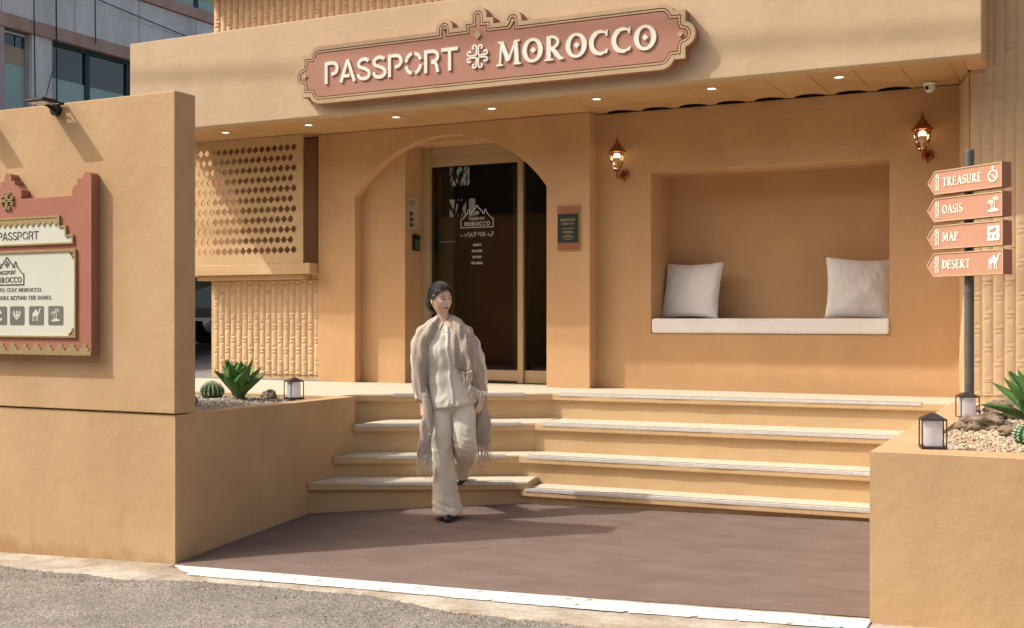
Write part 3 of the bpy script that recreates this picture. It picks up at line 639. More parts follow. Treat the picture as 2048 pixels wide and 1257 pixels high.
# ------------------------------------------------------------------ main sign on the fascia
CX, CZm = -4.757, 3.657
def right_profile():
    L = [(0, .440)]
    L += arc(0, .355, .085, 85, 0, 8)+[(.085, .332), (.150, .332), (.150, .275), (.250, .275)]
    L += [(.250, .285)]+arc(.335, .285, .085, 180, 0, 12)+[(.42, .265), (1.668, .265)]
    L += [(1.70, .262), (1.735, .245), (1.76, .222), (1.775, .195), (1.87, .195), (1.87, .105)]
    L += arc(1.85, 0, .103, 78, -78, 14)+[(1.87, -.105), (1.87, -.195), (1.775, -.195), (1.76, -.222), (1.735, -.245), (1.70, -.262), (1.668, -.267), (0, -.267)]
    return L
rp = right_profile(); prof = rp+[(-x, z) for x, z in rp[::-1]][1:-1]
prof = [(CX+x, CZm+z) for x, z in prof][::-1]          # ccw
def inset(loop, d):
    n = len(loop); out = []
    for i in range(n):
        a, b, c = Vector(loop[i-1]), Vector(loop[i]), Vector(loop[(i+1) % n])
        d1 = (b-a).normalized(); d2 = (c-b).normalized(); n1 = Vector((-d1.y, d1.x)); n2 = Vector((-d2.y, d2.x)); m_ = n1+n2
        m_ = m_.normalized() if m_.length > 1e-5 else n1; k = 1/max(.55, m_.dot(n1)); out.append(tuple(b+m_*d*k))
    return out
ar = sum(prof[i][0]*prof[(i+1) % len(prof)][1]-prof[(i+1) % len(prof)][0]*prof[i][1] for i in range(len(prof)))
if ar < 0: prof = prof[::-1]
sign = thing('shop_sign', 'long terracotta shop sign reading PASSPORT MOROCCO with tan scalloped border on the fascia', 'sign', (CX, 9.0, CZm))
P(MB().poly(prof, (), 9.048, 8.965).obj('backboard', TERRA), sign)
P(MB().poly(prof, [inset(prof, .036)], 8.965, 8.945).obj('outer_border', TAN), sign)
P(MB().poly(inset(prof, .044), [inset(prof, .058)], 8.965, 8.947).obj('inner_border', TAN), sign)
P(MB().poly(inset(prof, .066), (), 8.965, 8.950).obj('face_panel', TERRAS), sign)
YS = 8.950
write('PASSPORT', -6.36, -4.945, 3.563, .203, YS, .012, LETTER, sign, 'sans', True, bold=1.0)
write('MOROCCO', -4.57, -3.118, 3.557, .207, YS, .012, LETTER, sign, 'serif', True, bold=1.12)
for cx in (-4.226+.004, -3.823, -3.222): P(diamond(MB(), cx, 3.662, .026, YS, .014).obj('diamond', LETTER), sign)
P(emblem_mb(MB(), CX, 3.662, .100, YS, .012).obj('emblem', LETTER), sign)
for cx, cz, r in ((CX, 3.850, .038), (CX-1.83, CZm, .024), (CX+1.83, CZm, .024)): P(diamond(MB(), cx, cz, r, YS, .012).obj('diamond', TAN), sign)

# ------------------------------------------------------------------ left wall block, planter
YB = 5.87
lw = thing('left_wall', 'sand coloured stucco wall slab at the left carrying the signboard and floodlights', 'wall', (-7, 5.95, .76))
P(bevel(MB().box(-9.4, -5.352, 5.858, 6.055, .765, 2.877).obj('wall_slab', PAINTL), .006), lw)
lp = thing('left_planter', 'stucco planter box at the left filled with grey gravel, stepping down to the street', 'planter', (-7, 6.9, -.3))
P(prism([(-9.4, 5.87), (-5.36, 5.87), (-5.36, 7.955), (-9.4, 7.955)], -.6, .70, 'planter_body', PAINTL), lp)
rim = MB()
for x0, x1, y0, y1 in ((-9.4, -5.36, 5.87, 6.10), (-5.50, -5.36, 6.10, 7.955), (-9.4, -5.502, 7.83, 7.955)): rim.box(x0, x1, y0, y1, .70, .755)
P(rim.obj('planter_rim', PAINTL), lp)
grav = grit('gravel_bed', 7000, (-7.6, -5.5, 6.10, 7.83), .0085, PEBL, lambda x, y: .728+.02*math.exp(-((x+6.1)**2+(y-7.3)**2)/.1), 'fine grey beige gravel filling the left planter', 'gravel', 11)
P(MB().box(-9.4, -5.502, 6.102, 7.828, .7, .726).obj('soil', mat('soil_left', (.28, .24, .19), (.42, .37, .30), scale=60, bump=.6, bscale=90)), lp)
# right planter
rpn = thing('right_planter', 'stucco planter box at the right corner with tan gravel, rocks and succulents', 'planter', (-.5, 7, -.1))
P(prism([(-.935, 5.71), (1.8, 5.71), (1.8, 9.30), (-.935, 9.30)], -.5, .70, 'planter_body', PAINTL), rpn)
rim = MB()
for x0, x1, y0, y1 in ((-.935, 1.8, 5.71, 5.97), (-.935, -.74, 5.97, 9.18), (-.935, 1.8, 9.182, 9.30)): rim.box(x0, x1, y0, y1, .70, .755)
P(rim.obj('planter_rim', PAINTL), rpn)
grit('gravel_bed', 9500, (-.74, .75, 5.97, 9.18), .0105, PEB, lambda x, y: .728+.03*max(0, math.sin((x+.74)*2)), 'coarse tan gravel filling the right planter around rocks', 'gravel', 12)
P(MB().box(-.738, 1.8, 5.972, 9.178, .7, .732).obj('soil', mat('soil_right', (.42, .34, .24), (.56, .47, .35), scale=60, bump=.6, bscale=90)), rpn)

# ------------------------------------------------------------------ floodlights on the left wall
def floodlight(x, label):
    t = thing('floodlight', label, 'floodlight', (x, 5.858, 2.83), 0, 'floodlights on top of the left wall')
    MB().tube([(0, 0, 0), (0, -.03, 0)], [.042, .040], 20).obj('wall_mount', BLACK, t)
    MB().tube([(0, -.028, 0), (0, -.06, .01), (-.02, -.08, .035)], .012, 8).tube([(-.01, -.03, .02), (.03, -.06, .05), (.0, -.10, .05)], .004, 6).obj('cable_arm', BLACK, t)
    MB().tube([(-.078, -.02, .038), (-.078, -.08, .038)], .007, 8).tube([(.078, -.02, .038), (.078, -.08, .038)], .007, 8).tube([(-.078, -.02, .038), (.078, -.02, .038)], .010, 8).obj('bracket', BLACK, t)
    bevel(MB().box(-.085, .085, -.205, -.070, .030, .048).obj('lamp_head', BLACK, t), .004)
    fb = MB()
    for i in range(7): fb.box(-.072+i*.024-.002, -.072+i*.024+.002, -.195, -.080, .0482, .056)
    fb.obj('cooling_fin', BLACK, t)
    MB().box(-.072, .072, -.195, -.080, .0265, .0295).obj('lens', mat('flood_lens'+str(x), (.5, .5, .48), (.55, .55, .5), rough=.2), t)
floodlight(-6.41, 'black floodlight on the top edge of the left wall, pointing at the signboard')
floodlight(-7.17, 'black floodlight on the left wall just beyond the left picture edge, known by its shadow')

# ------------------------------------------------------------------ welcome signboard
bd = thing('signboard', 'terracotta crenellated signboard with white PASSPORT panels and gold zigzag on the left wall', 'sign', (-6.81, 5.85, 1.75))
BCX = -6.812; hw_ = .796
rp = [(0, 2.408)]+arc(0, 2.375, .035, 80, 0, 6, .033)+[(.035, 2.352), (.070, 2.352), (.070, 2.322), (.095, 2.318), (.112, 2.30), (.133, 2.285), (.133, 2.222), (.620, 2.222), (.620, 2.262), (.635, 2.285), (.650, 2.292), (.665, 2.294), (.665, 2.335), (.720, 2.337)]+arc(.758, 2.345, .038, 180, 0, 10, .032)+[(hw_, 1.137)]
bprof = [(BCX+x, z) for x, z in rp]+[(BCX-x, z) for x, z in rp[::-1]]
bprof = bprof[:len(rp)]+bprof[len(rp):-1]
ar = sum(bprof[i][0]*bprof[(i+1) % len(bprof)][1]-bprof[(i+1) % len(bprof)][0]*bprof[i][1] for i in range(len(bprof)))
if ar < 0: bprof = bprof[::-1]
P(bevel(MB().poly(bprof, (), 5.856, 5.785).obj('board', TERRA), .002), bd)
YF = 5.785
def mir(L): return [(BCX+x, z) for x, z in L]+[(BCX-x, z) for x, z in L[::-1]]
def ccw(L):
    a = sum(L[i][0]*L[(i+1) % len(L)][1]-L[(i+1) % len(L)][0]*L[i][1] for i in range(len(L))); return L if a > 0 else L[::-1]
top = ccw(mir([(.512, 2.092), (.512, 2.022), (.575, 2.022), (.575, 1.958), (.640, 1.958), (.640, 1.895)]))
low = ccw(mir([(.664, 1.858), (.664, 1.258)]))
for L in (top, low):
    P(MB().poly(L, [inset(L, .012)], YF, YF-.014).obj('gold_border', GOLD), bd)
    P(MB().poly(inset(L, .012), (), YF, YF-.005).obj('white_panel', PANELW), bd)
zz = MB(); n = 18; xa, xb = BCX-.498, BCX+.498
pts = []
for i in range(n):
    x0 = lerp(xa, xb, i/n); x1 = lerp(xa, xb, (i+1)/n); pts += [(x0, 2.052), ((x0+x1)/2, 2.020)]
pts += [(xb, 2.052), (xb, 2.080), (xa, 2.080)]
P(MB().poly(ccw(pts), (), YF-.005, YF-.010).obj('gold_zigzag', GOLD), bd)
pts = []; n = 14; xa, xb = BCX-hw_+.002, BCX+hw_-.002
for i in range(n):
    x0 = lerp(xa, xb, i/n); x1 = lerp(xa, xb, (i+1)/n); m_ = (x0+x1)/2; q = (x1-x0)/2
    pts += [(x0, 1.165), (x0+q*.30, 1.172), (x0+q*.34, 1.188), (x0+q*.62, 1.194), (x0+q*.66, 1.210), (m_, 1.222), (x1-q*.66, 1.210), (x1-q*.62, 1.194), (x1-q*.34, 1.188), (x1-q*.30, 1.172)]
pts += [(xb, 1.165), (xb, 1.139), (xa, 1.139)]
P(MB().poly(ccw(pts), (), YF, YF-.006).obj('gold_crenellation', GOLD), bd)
P(emblem_mb(MB(), BCX, 2.215, .062, YF, .012).obj('emblem', GOLD), bd)
def ptext(t, x0, x1, z, h, m=INK, style='serif', y=YF-.0055, d=.0015, par=bd, wx=1, bold=1): return write(t, x0, x1, z, h, y, d, m, par, style, wx=wx, bold=bold)
ptext('PASSPORT', -6.905, -6.502, 1.936, .058, style='sans', wx=.92, bold=.8)
# logo: crenellated outline with two words
lg = MB(); rpl = [(0, 1.818)]+[(.010, 1.812), (.014, 1.795), (.030, 1.792), (.035, 1.775), (.055, 1.768), (.058, 1.748), (.072, 1.745), (.075, 1.772), (.085, 1.785), (.096, 1.772), (.098, 1.748), (.110, 1.745), (.125, 1.725), (.150, 1.702), (.165, 1.700), (.165, 1.625)]
lg.ribbon([(BCX+x, z) for x, z in rpl]+[(BCX-x, z) for x, z in rpl[::-1]][:-1], .0065, YF-.0055, YF-.008, closed=True)
emblem_mb(lg, BCX, 1.768, .020, YF-.0055, .001)
P(lg.obj('logo_outline', INK), bd)
ptext('PASSPORT', BCX-.088, BCX+.088, 1.697, .027, style='sans', wx=.9, bold=.85)
ptext('MOROCCO', BCX-.145, BCX+.145, 1.640, .040)
ptext('E TO STAY MOROCCO.', -6.93, -6.470, 1.575, .026, wx=.82)
ptext('TREASURE BEYOND THE DUNES.', -7.00, -6.375, 1.520, .026, wx=.82)
def rrect(x0, x1, z0, z1, r): return arc(x1-r, z1-r, r, 0, 90, 4)+arc(x0+r, z1-r, r, 90, 180, 4)+arc(x0+r, z0+r, r, 180, 270, 4)+arc(x1-r, z0+r, r, 270, 360, 4)
def camel(mb, cx, cz, s, y, d):
    mb.poly(ccw([(cx+s*x, cz+s*z) for x, z in [(-.42,.02),(-.36,.22),(-.22,.26),(-.12,.42),(0,.48),(.10,.40),(.16,.24),(.24,.20),(.28,.34),(.34,.50),(.46,.56),(.56,.50),(.50,.44),(.42,.42),(.38,.20),(.30,.02),(.10,-.06),(-.18,-.08),(-.36,-.10)]]), (), y, y-d)
    for x, k in ((-.34, -.03), (-.22, .02), (.06, -.02), (.20, .03)): mb.ribbon([(cx+s*x, cz-s*.02), (cx+s*(x+k), cz-s*.50)], s*.07, y, y-d-.0003)
def palms(mb, cx, cz, s, y, d):
    mb.poly(ccw([(cx+s*x, cz+s*z) for x, z in [(-.5,-.46),(-.3,-.34),(0,-.26),(.3,-.32),(.5,-.44),(.2,-.50),(-.2,-.52)]]), (), y, y-d)
    for (bx, tx, tz) in ((-.05, -.22, .12), (.10, .18, .34)):
        mb.ribbon([(cx+s*bx, cz-s*.3), (cx+s*(bx+tx)/2, cz+s*(tz-.3)/2), (cx+s*tx, cz+s*tz)], s*.06, y, y-d-.0003)
        for a in (10, 50, 90, 135, 175, 215, -30): mb.ribbon([(cx+s*tx, cz+s*tz), (cx+s*(tx+.17*math.cos(R(a))), cz+s*(tz+.14*math.sin(R(a))+.04)), (cx+s*(tx+.30*math.cos(R(a))), cz+s*(tz+.20*math.sin(R(a))-.04))], [s*.07, s*.06, s*.01], y, y-d-.0005)
def gem(mb, cx, cz, s, y, d):
    for a, b, c in (((-.5,.12),(-.22,.12),(-.06,-.42)), ((-.16,.12),(.16,.12),(0,-.46)), ((.5,.12),(.22,.12),(.06,-.42)), ((-.48,.18),(-.28,.40),(-.2,.18)), ((.48,.18),(.28,.40),(.2,.18)), ((-.14,.18),(0,.42),(.14,.18))):
        mb.poly(ccw([(cx+s*p[0], cz+s*p[1]) for p in (a, b, c)]), (), y, y-d)
def tower(mb, cx, cz, s, y, d):
    mb.poly(ccw([(cx+s*p[0], cz+s*p[1]) for p in [(-.24,.1),(-.24,.26),(-.12,.34),(0,.52),(.12,.34),(.24,.26),(.24,.1)]]), (), y, y-d)
    mb.poly(ccw([(cx+s*p[0], cz+s*p[1]) for p in [(-.3,-.45),(-.3,-.28),(-.1,-.22),(.1,-.28),(.3,-.22),(.3,-.45)]]), (), y, y-d)
for i, (xc, fn) in enumerate(((-6.885, tower), (-6.712, gem), (-6.525, camel), (-6.340, palms))):
    P(MB().poly(ccw(rrect(xc-.070, xc+.070, 1.344, 1.474, .012)), (), YF-.005, YF-.007).obj('icon_tile', ICONG), bd)
    m_ = MB(); fn(m_, xc, 1.412, .085, YF-.007, .0015); P(m_.obj('icon', PANELW), bd)
for sx in (-1, 1):
    for zc, sz in ((1.858-.03, 1), (1.258+.03, -1)):
        m_ = MB(); cx = BCX+sx*.632
        for k, (a, b, rr) in enumerate(((0, 0, .016), (-.022*sx, .010*sz, .010), (.010*sx, -.024*sz, .010))): m_.ribbon(ell(cx+a, zc+b, rr, rr, 0, 330, 10), .006, YF-.005, YF-.013-k*.0003)
        P(m_.obj('corner_ornament', GOLD), bd)

# ------------------------------------------------------------------ seat niche: cushion and pillows
def softbox(name, x0, x1, y0, y1, z0, z1, m, puff=.012, seed=1):
    bm = bmesh.new(); bmesh.ops.create_cube(bm, size=1)
    bmesh.ops.subdivide_edges(bm, edges=bm.edges[:], cuts=1, use_grid_fill=True)
    me = bpy.data.meshes.new(name); bm.to_mesh(me); bm.free()
    for v in me.vertices: v.co = Vector((lerp(x0, x1, v.co.x+.5), lerp(y0, y1, v.co.y+.5), lerp(z0, z1, v.co.z+.5)))
    me.materials.append(m); o = bpy.data.objects.new(name, me); COL.objects.link(o); return o
def rbox(x0, x1, y0, y1, z0, z1, m, name, r=.025):
    o = MB().box(x0, x1, y0, y1, z0, z1).obj(name, m); b = bevel(o, r, 5); 
    for p in o.data.polygons: p.use_smooth = True
    return o
seat = rbox(-3.590, -1.503, 10.125, 10.675, 1.258, 1.392, CLOTH, 'seat_cushion', .022)
tag(seat, 'long white seat cushion lying in the wall niche', 'cushion')
def pillow(name, wd, ht, th, loc, rx, rz, ry, seed, label):
    n = 36; V = []; F = []
    for side in (1, -1):
        for j in range(n+1):
            for i in range(n+1):
                u, v = 2*i/n-1, 2*j/n-1
                k = (1-abs(u)**2.4)*(1-abs(v)**2.4); t = th/2*max(0, k)**.42
                pin = 1-.10*(1-abs(u)**2)*abs(v)**3 ; pin2 = 1-.08*(1-abs(v)**2)*abs(u)**3
                x, z = u*wd/2*pin2, v*ht/2*pin
                c = noise.noise(Vector((u*2.2+seed, v*2.2, side)))*.012*k**.3 + .010*noise.noise(Vector((u*6+seed*3, v*5, side*2)))*k**.3
                edgew = .006*math.sin((u+v)*17+seed)*(1-min(1, k*6))
                V.append((x, -side*(t+c)+edgew, z))
    m1 = (n+1)**2
    for j in range(n):
        for i in range(n):
            a = j*(n+1)+i; F.append((a, a+1, a+n+2, a+n+1)); b = a+m1; F.append((b, b+n+1, b+n+2, b+1))
    o = meshobj(name, V, F, CLOTH, None, True)
    bm = bmesh.new(); bm.from_mesh(o.data); bmesh.ops.remove_doubles(bm, verts=bm.verts, dist=.0015); bm.to_mesh(o.data); bm.free()
    o.location = loc; o.rotation_euler = (rx, ry, rz); return tag(o, label, 'pillow', 'pillows in the wall niche')
pillow('pillow', .60, .545, .18, (-3.32, 10.49, 1.652), R(-13), R(-11), R(0), 1, 'square white pillow leaning upright at the left end of the niche')
pillow('pillow', .58, .56, .18, (-1.80, 10.45, 1.652), R(-14), R(20), R(3), 5, 'white pillow tilted into the right corner of the niche, its edge creased')

# ------------------------------------------------------------------ wall lanterns
def wall_lantern(x, z, label):
    t = thing('wall_lantern', label, 'lantern', (x, 10.15, z), 0, 'lit copper wall lanterns beside the niche')
    yo = -.13
    MB().lathe([(.001, 0), (.034, .002), (.046, .012), (.040, .02), (.02, .028)], n=20).obj('wall_plate', COPPER, t, True)
    t.children[0].rotation_euler = (R(90), 0, 0); t.children[0].location = (0.03, -.0, -.145)
    arm = [(0.03, -.02, -.145), (.03, -.06, -.175), (.02, -.10, -.185), (.005, yo, -.160), (0, yo, -.125)]
    MB().tube(arm, [.012, .011, .010, .010, .012], 8).tube([(.03, -.03, -.17), (.03, -.02, -.20), (.03, -.035, -.215)], .005, 6).obj('bracket_arm', COPPER, t, True)
    o = MB().lathe([(.004, .0), (.010, -.012), (.006, -.03), (.001, -.055)], c=(0, yo, -.150), n=12).lathe([(.008, 0), (.024, .012), (.030, .03)], c=(0, yo, -.140), n=6).obj('bottom_finial', COPPER, t)
    MB().lathe([(.030, -.112), (.052, -.065), (.064, -.01), (.066, .045)], c=(0, yo, 0), n=6).obj('glass_panes', LGLASS, t)
    rb = MB()
    for k in range(6):
        a = math.pi*2*k/6; rb.tube([(r_*math.cos(a), yo+r_*math.sin(a), z_) for r_, z_ in ((.031, -.112), (.053, -.065), (.065, -.01), (.067, .047))], .0028, 5)
    rb.lathe([(.064, .044), (.080, .046), (.082, .056), (.066, .060)], c=(0, yo, 0), n=6); rb.obj('rib_frame', COPPER, t)
    rf = MB().lathe([(.080, .058), (.060, .085), (.044, .098), (.040, .112), (.022, .135), (.014, .142), (.011, .155), (.016, .162), (.006, .172), (.004, .195), (.0005, .21)], c=(0, yo, 0), n=6).obj('roof', COPPER, t)
    fn = MB()
    for k in range(6): a = math.pi*2*k/6; fn.lathe([(.0005, -.012), (.008, -.004), (.008, .004), (.0005, .012)], c=(.080*math.cos(a), yo+.080*math.sin(a), .052), n=6)
    fn.obj('corner_knob', COPPER, t)
    MB().lathe([(.0005, .040), (.022, .034), (.031, .015), (.031, -.003)], c=(0, yo, 0), n=16).obj('bulb', BULB, t, True)
    MB().lathe([(.031, -.003), (.024, -.03), (.014, -.06), (.012, -.10)], c=(0, yo, 0), n=16).obj('bulb_base', LETTER, t, True)
    l = bpy.data.lights.new('lantern_light', 'POINT'); l.energy = .55; l.color = (1, .62, .28); l.shadow_soft_size = .03
    lo = bpy.data.objects.new('lantern_light', l); COL.objects.link(lo); lo.parent = t; lo.location = (0, yo, .0)
wall_lantern(-3.885, 2.865, 'lit copper wall lantern left of the niche, beside the arch pilaster')
wall_lantern(-1.225, 2.880, 'lit copper wall lantern right of the niche, under the dome camera')
dc = thing('dome_camera', 'small white dome security camera under the soffit at the right', 'camera', (-1.16, 9.96, 3.297))
MB().lathe([(.001, 0), (.055, -.001), (.058, -.008), (.055, -.018), (.046, -.022)], n=28).obj('base', LETTER, dc, True)
MB().lathe([(.046, -.018), (.044, -.045), (.034, -.068), (.018, -.080), (.0005, -.083)], n=28).obj('dome', LETTER, dc, True)
MB().lathe([(.0005, .012), (.012, .010), (.017, .004), (.018, -.004)], n=16).obj('lens', BLACK, dc, True)
dc.children[-1].location = (-.018, -.033, -.048); dc.children[-1].rotation_euler = (R(110), 0, R(-30))

# ------------------------------------------------------------------ plaque, notice, keypad
pq = thing('wall_plaque', 'small framed plaque with red patterned ends and dark green centre on the pilaster', 'sign', (-4.347, 9.98, 2.233))
P(bevel(MB().box(-4.460, -4.235, 9.962, 9.979, 2.026, 2.441).obj('frame', GOLD), .002), pq)
REDP = mat('plaque_red', (.30, .04, .03), (.36, .06, .04), scale=5); GRN = mat('plaque_green', (.028, .036, .030), (.038, .048, .040), scale=4)
P(MB().box(-4.452, -4.243, 9.959, 9.962, 2.096, 2.366).obj('text_panel', GRN), pq)
P(MB().box(-4.452, -4.243, 9.959, 9.962, 2.372, 2.433).box(-4.452, -4.243, 9.959, 9.962, 2.034, 2.090).obj('red_band', REDP), pq)
zg = MB()
for zb, ht in ((2.376, .053), (2.038, .048)):
    for i in range(9):
        x = -4.449+i*.0228
        zg.ribbon([(x, zb), (x+.0114, zb+ht/2), (x, zb+ht)], .004, 9.959, 9.958); zg.ribbon([(x+.0228, zb), (x+.0114, zb+ht/2), (x+.0228, zb+ht)], .004, 9.959, 9.9578)
P(zg.obj('zigzag_pattern', GOLD), pq)
write('MOROCCO', -4.425, -4.272, 2.295, .026, 9.959, .001, TAN, pq, wx=.8)
write('PASSPORT', -4.41, -4.285, 2.262, .018, 9.959, .001, TAN, pq, 'sans')
tt = MB()
for k, (z_, w__) in enumerate(((2.228, .06), (2.200, .045), (2.188, .05), (2.165, .03), (2.150, .055), (2.128, .035))): tt.ribbon([(-4.347-w__, z_), (-4.347+w__, z_)], .0045, 9.959, 9.958)
P(tt.obj('text_line', TAN), pq)
PAPER = mat('notice_paper', (0.450, 0.378, 0.288), (0.504, 0.432, 0.342), scale=4)
def sideface(o): return o
nt_ = thing('notice_sheet', 'pale printed notice stuck on the porch return wall above the keypad', 'notice', (-6.198, 10.2, 2.44))
P(MB().box(-6.201, -6.198, 10.165, 10.355, 2.300, 2.630).obj('paper', PAPER), nt_)
q = MB()
for i in range(3): q.box(-6.198, -6.197, 10.19, 10.19+.12-.02*i, 2.59-i*.022, 2.597-i*.022)
for i, z_ in enumerate((2.46, 2.40, 2.345)): q.box(-6.198, -6.197, 10.185, 10.25, z_-.02, z_+.022); q.box(-6.198, -6.197, 10.27, 10.335, z_, z_+.005)
P(q.obj('print', INK), nt_)
kp = thing('keypad', 'black electronic keypad on the porch return wall under the notice', 'keypad', (-6.195, 10.3, 2.17))
P(bevel(MB().box(-6.201, -6.172, 10.235, 10.36, 2.085, 2.250).obj('housing', BLACK), .006), kp)
q = MB()
for i in range(4):
    for j in range(3): q.box(-6.172, -6.170, 10.256+j*.032, 10.276+j*.032, 2.105+i*.026, 2.122+i*.026)
P(q.obj('button', ICONG), kp)
# graphics on the glass
GW = mat('glass_print_white', (.62, .60, .55), (.68, .66, .6), rough=.6)
gy = YD+.0195
dl = thing('door_lettering', 'white PASSPORT MOROCCO logo and text film stuck on the glass door', 'decal', (-5.575, gy, 2.2))
gcx = -5.575
lg = MB(); S = 1.12
rpl2 = [(x*S, 2.318+(z-1.625)*S*1.02) for x, z in rpl]
lg.ribbon([(gcx+x, z) for x, z in rpl2]+[(gcx-x, z) for x, z in rpl2[::-1]][:-1], .0065, gy, gy-.001, closed=True)
emblem_mb(lg, gcx, 2.465, .020, gy, .0008); P(lg.obj('logo_outline', GW), dl)
write('PASSPORT', gcx-.088, gcx+.088, 2.392, .028, gy, .0008, GW, dl, 'sans', bold=.85)
write('MOROCCO', gcx-.150, gcx+.150, 2.333, .042, gy, .0008, GW, dl)
for i, t_ in enumerate(('HIDDEN', 'TREASURE', 'BEYOND', 'THE DUNES')):
    w_ = (.046, .062, .050, .066)[i]; write(t_, gcx-w_, gcx+w_, 2.128-i*.0615, .024, gy, .0008, GW, dl, wx=.8)
def bltext(body, size, loc, m, parent, align='CENTER', rot=(R(90), 0, 0)):
    cu = bpy.data.curves.new('lettering', 'FONT'); cu.body = body; cu.size = size; cu.extrude = .0004; cu.align_x = align
    o = bpy.data.objects.new('lettering', cu); COL.objects.link(o); dg = bpy.context.evaluated_depsgraph_get()
    me = bpy.data.meshes.new_from_object(o.evaluated_get(dg)); bpy.data.objects.remove(o)
    me.materials.clear(); me.materials.append(m); k = bpy.data.objects.new('lettering', me); COL.objects.link(k)
    k.location = loc; k.rotation_euler = rot; return P(k, parent)
try: bltext('\u0627\u0644\u0628\u0642\u0627\u0621 \u0627\u0644\u0645\u063a\u0631\u0628'[::-1], .055, (gcx, gy-.0006, 2.235), GW, dl)
except Exception: pass
P(MB().ribbon([(gcx-.10, 2.268), (gcx-.07, 2.262), (gcx+.07, 2.262), (gcx+.10, 2.268)], .002, gy, gy-.001).obj('underline', GW), dl)
bltext('to the right to enter', .026, (-5.93, gy-.0006, 2.175), TAN, dl)

# ------------------------------------------------------------------ signpost
sp = thing('signpost', 'dark grey pole carrying four terracotta arrow boards TREASURE OASIS MAP DESERT', 'signpost', (-.755, 8.72, .73))
MB().lathe([(.033, 0), (.033, 1.83)], n=24).lathe([(.033, 1.83), (.028, 1.838), (.0005, 1.838)], n=24).obj('pole', POLE, sp, True)
MB().lathe([(.075, .0), (.075, .02), (.05, .03), (.036, .032)], n=24).obj('base_flange', POLE, sp, True)
BW, BH, BT = .60, .168, .085
def compass(mb, cx, cz, s, y, d):
    mb.poly(ell(cx, cz-.04*s, .42*s, .42*s, 0, 360, 24)[:-1], [ell(cx, cz-.04*s, .31*s, .31*s, 0, 360, 24)[:-1]], y, y-d); mb.ribbon([(cx-.17*s, cz+.13*s), (cx+.17*s, cz-.21*s)], [.05*s, .12*s], y, y-d)
    mb.poly(ell(cx, cz+.52*s, .12*s, .10*s, 0, 360, 12)[:-1], [ell(cx, cz+.52*s, .05*s, .04*s, 0, 360, 12)[:-1]], y, y-d)
def mapicon(mb, cx, cz, s, y, d):
    L = []; 
    for a, b, n in (((-.5, -.5), (.5, -.5), 7), ((.5, -.5), (.5, .5), 7), ((.5, .5), (-.5, .5), 7), ((-.5, .5), (-.5, -.5), 7)):
        for i in range(n): t = i/n; L.append((cx+s*(lerp(a[0], b[0], t)+.03*math.sin(i*4.1)), cz+s*(lerp(a[1], b[1], t)+.03*math.cos(i*3.3))))
    h1 = [(cx+s*p[0], cz+s*p[1]) for p in ((-.3, .08), (-.1, .02), (.2, .1), (.3, .3), (.05, .34), (-.05, .24), (-.25, .26))]
    h2 = [(cx+s*p[0], cz+s*p[1]) for p in ((-.28, -.38), (-.1, -.30), (-.08, -.1), (-.2, -.14))]; h3 = [(cx+s*p[0], cz+s*p[1]) for p in ((.08, -.36), (.26, -.3), (.2, -.08), (.1, -.16))]
    mb.poly(ccw(L), [h1, h2, h3], y, y-d)
for i, (word, xw, icon) in enumerate((('TREASURE', .355, compass), ('OASIS', .185, palms), ('MAP', .145, mapicon), ('DESERT', .25, camel))):
    b = bpy.data.objects.new('arrow_board', None); COL.objects.link(b)
    zc = 2.352-.730-i*.1945
    angs = (-37.8, -37.2, -36.6, -36.0)[i]
    outl = ccw([(-BW/2-.055, 0), (-BW/2+.01, -BH/2), (BW/2, -BH/2), (BW/2, BH/2), (-BW/2+.01, BH/2)])
    root = MB().poly(outl, (), BT/2, -BT/2).obj('arrow_board', TERRA, sp); COL.objects.unlink(b); bpy.data.objects.remove(b)
    root.location = (.02, -.07, zc); root.rotation_euler = (0, 0, R(angs)); root['label'] = ['top arrow board reading TREASURE with a compass', 'second arrow board reading OASIS with palms', 'third arrow board reading MAP with a map', 'lowest arrow board reading DESERT with a camel'][i]
    y = -BT/2
    MB().poly(outl, [inset(outl, .008)], y, y-.006).obj('border', TAN, root)
    MB().poly(inset(outl, .008), (), y, y-.001).obj('face_panel', TERRA2, root)
    o = write(word, -BW/2+.085, -BW/2+.085+xw*.98, -.031, .062, y-.001, .004, LETTER, sp, bold=1.05)[0]; o.parent = root; o.matrix_parent_inverse = Matrix()
    m_ = MB(); icon(m_, .225, .0, .10, y-.001, .004); m_.obj('icon', LETTER, root)
    m_ = MB(); r_ = .062; cx = -BW/2+.052
    for s in (1, -1):
        for pts_ in ([(.0, .08), (-.42, .14), (-.50, .30), (-.38, .42), (-.20, .36)], [(0, .62), (-.36, .60), (-.48, .74), (-.34, .86), (-.2, .80)], [(0, .12), (-.02, .95)]):
            m_.ribbon([(cx+p[0]*r_, s*p[1]*r_) for p in pts_], .10*r_, y-.001, y-.005-.0002*s)
    m_.obj('half_emblem', LETTER, root)

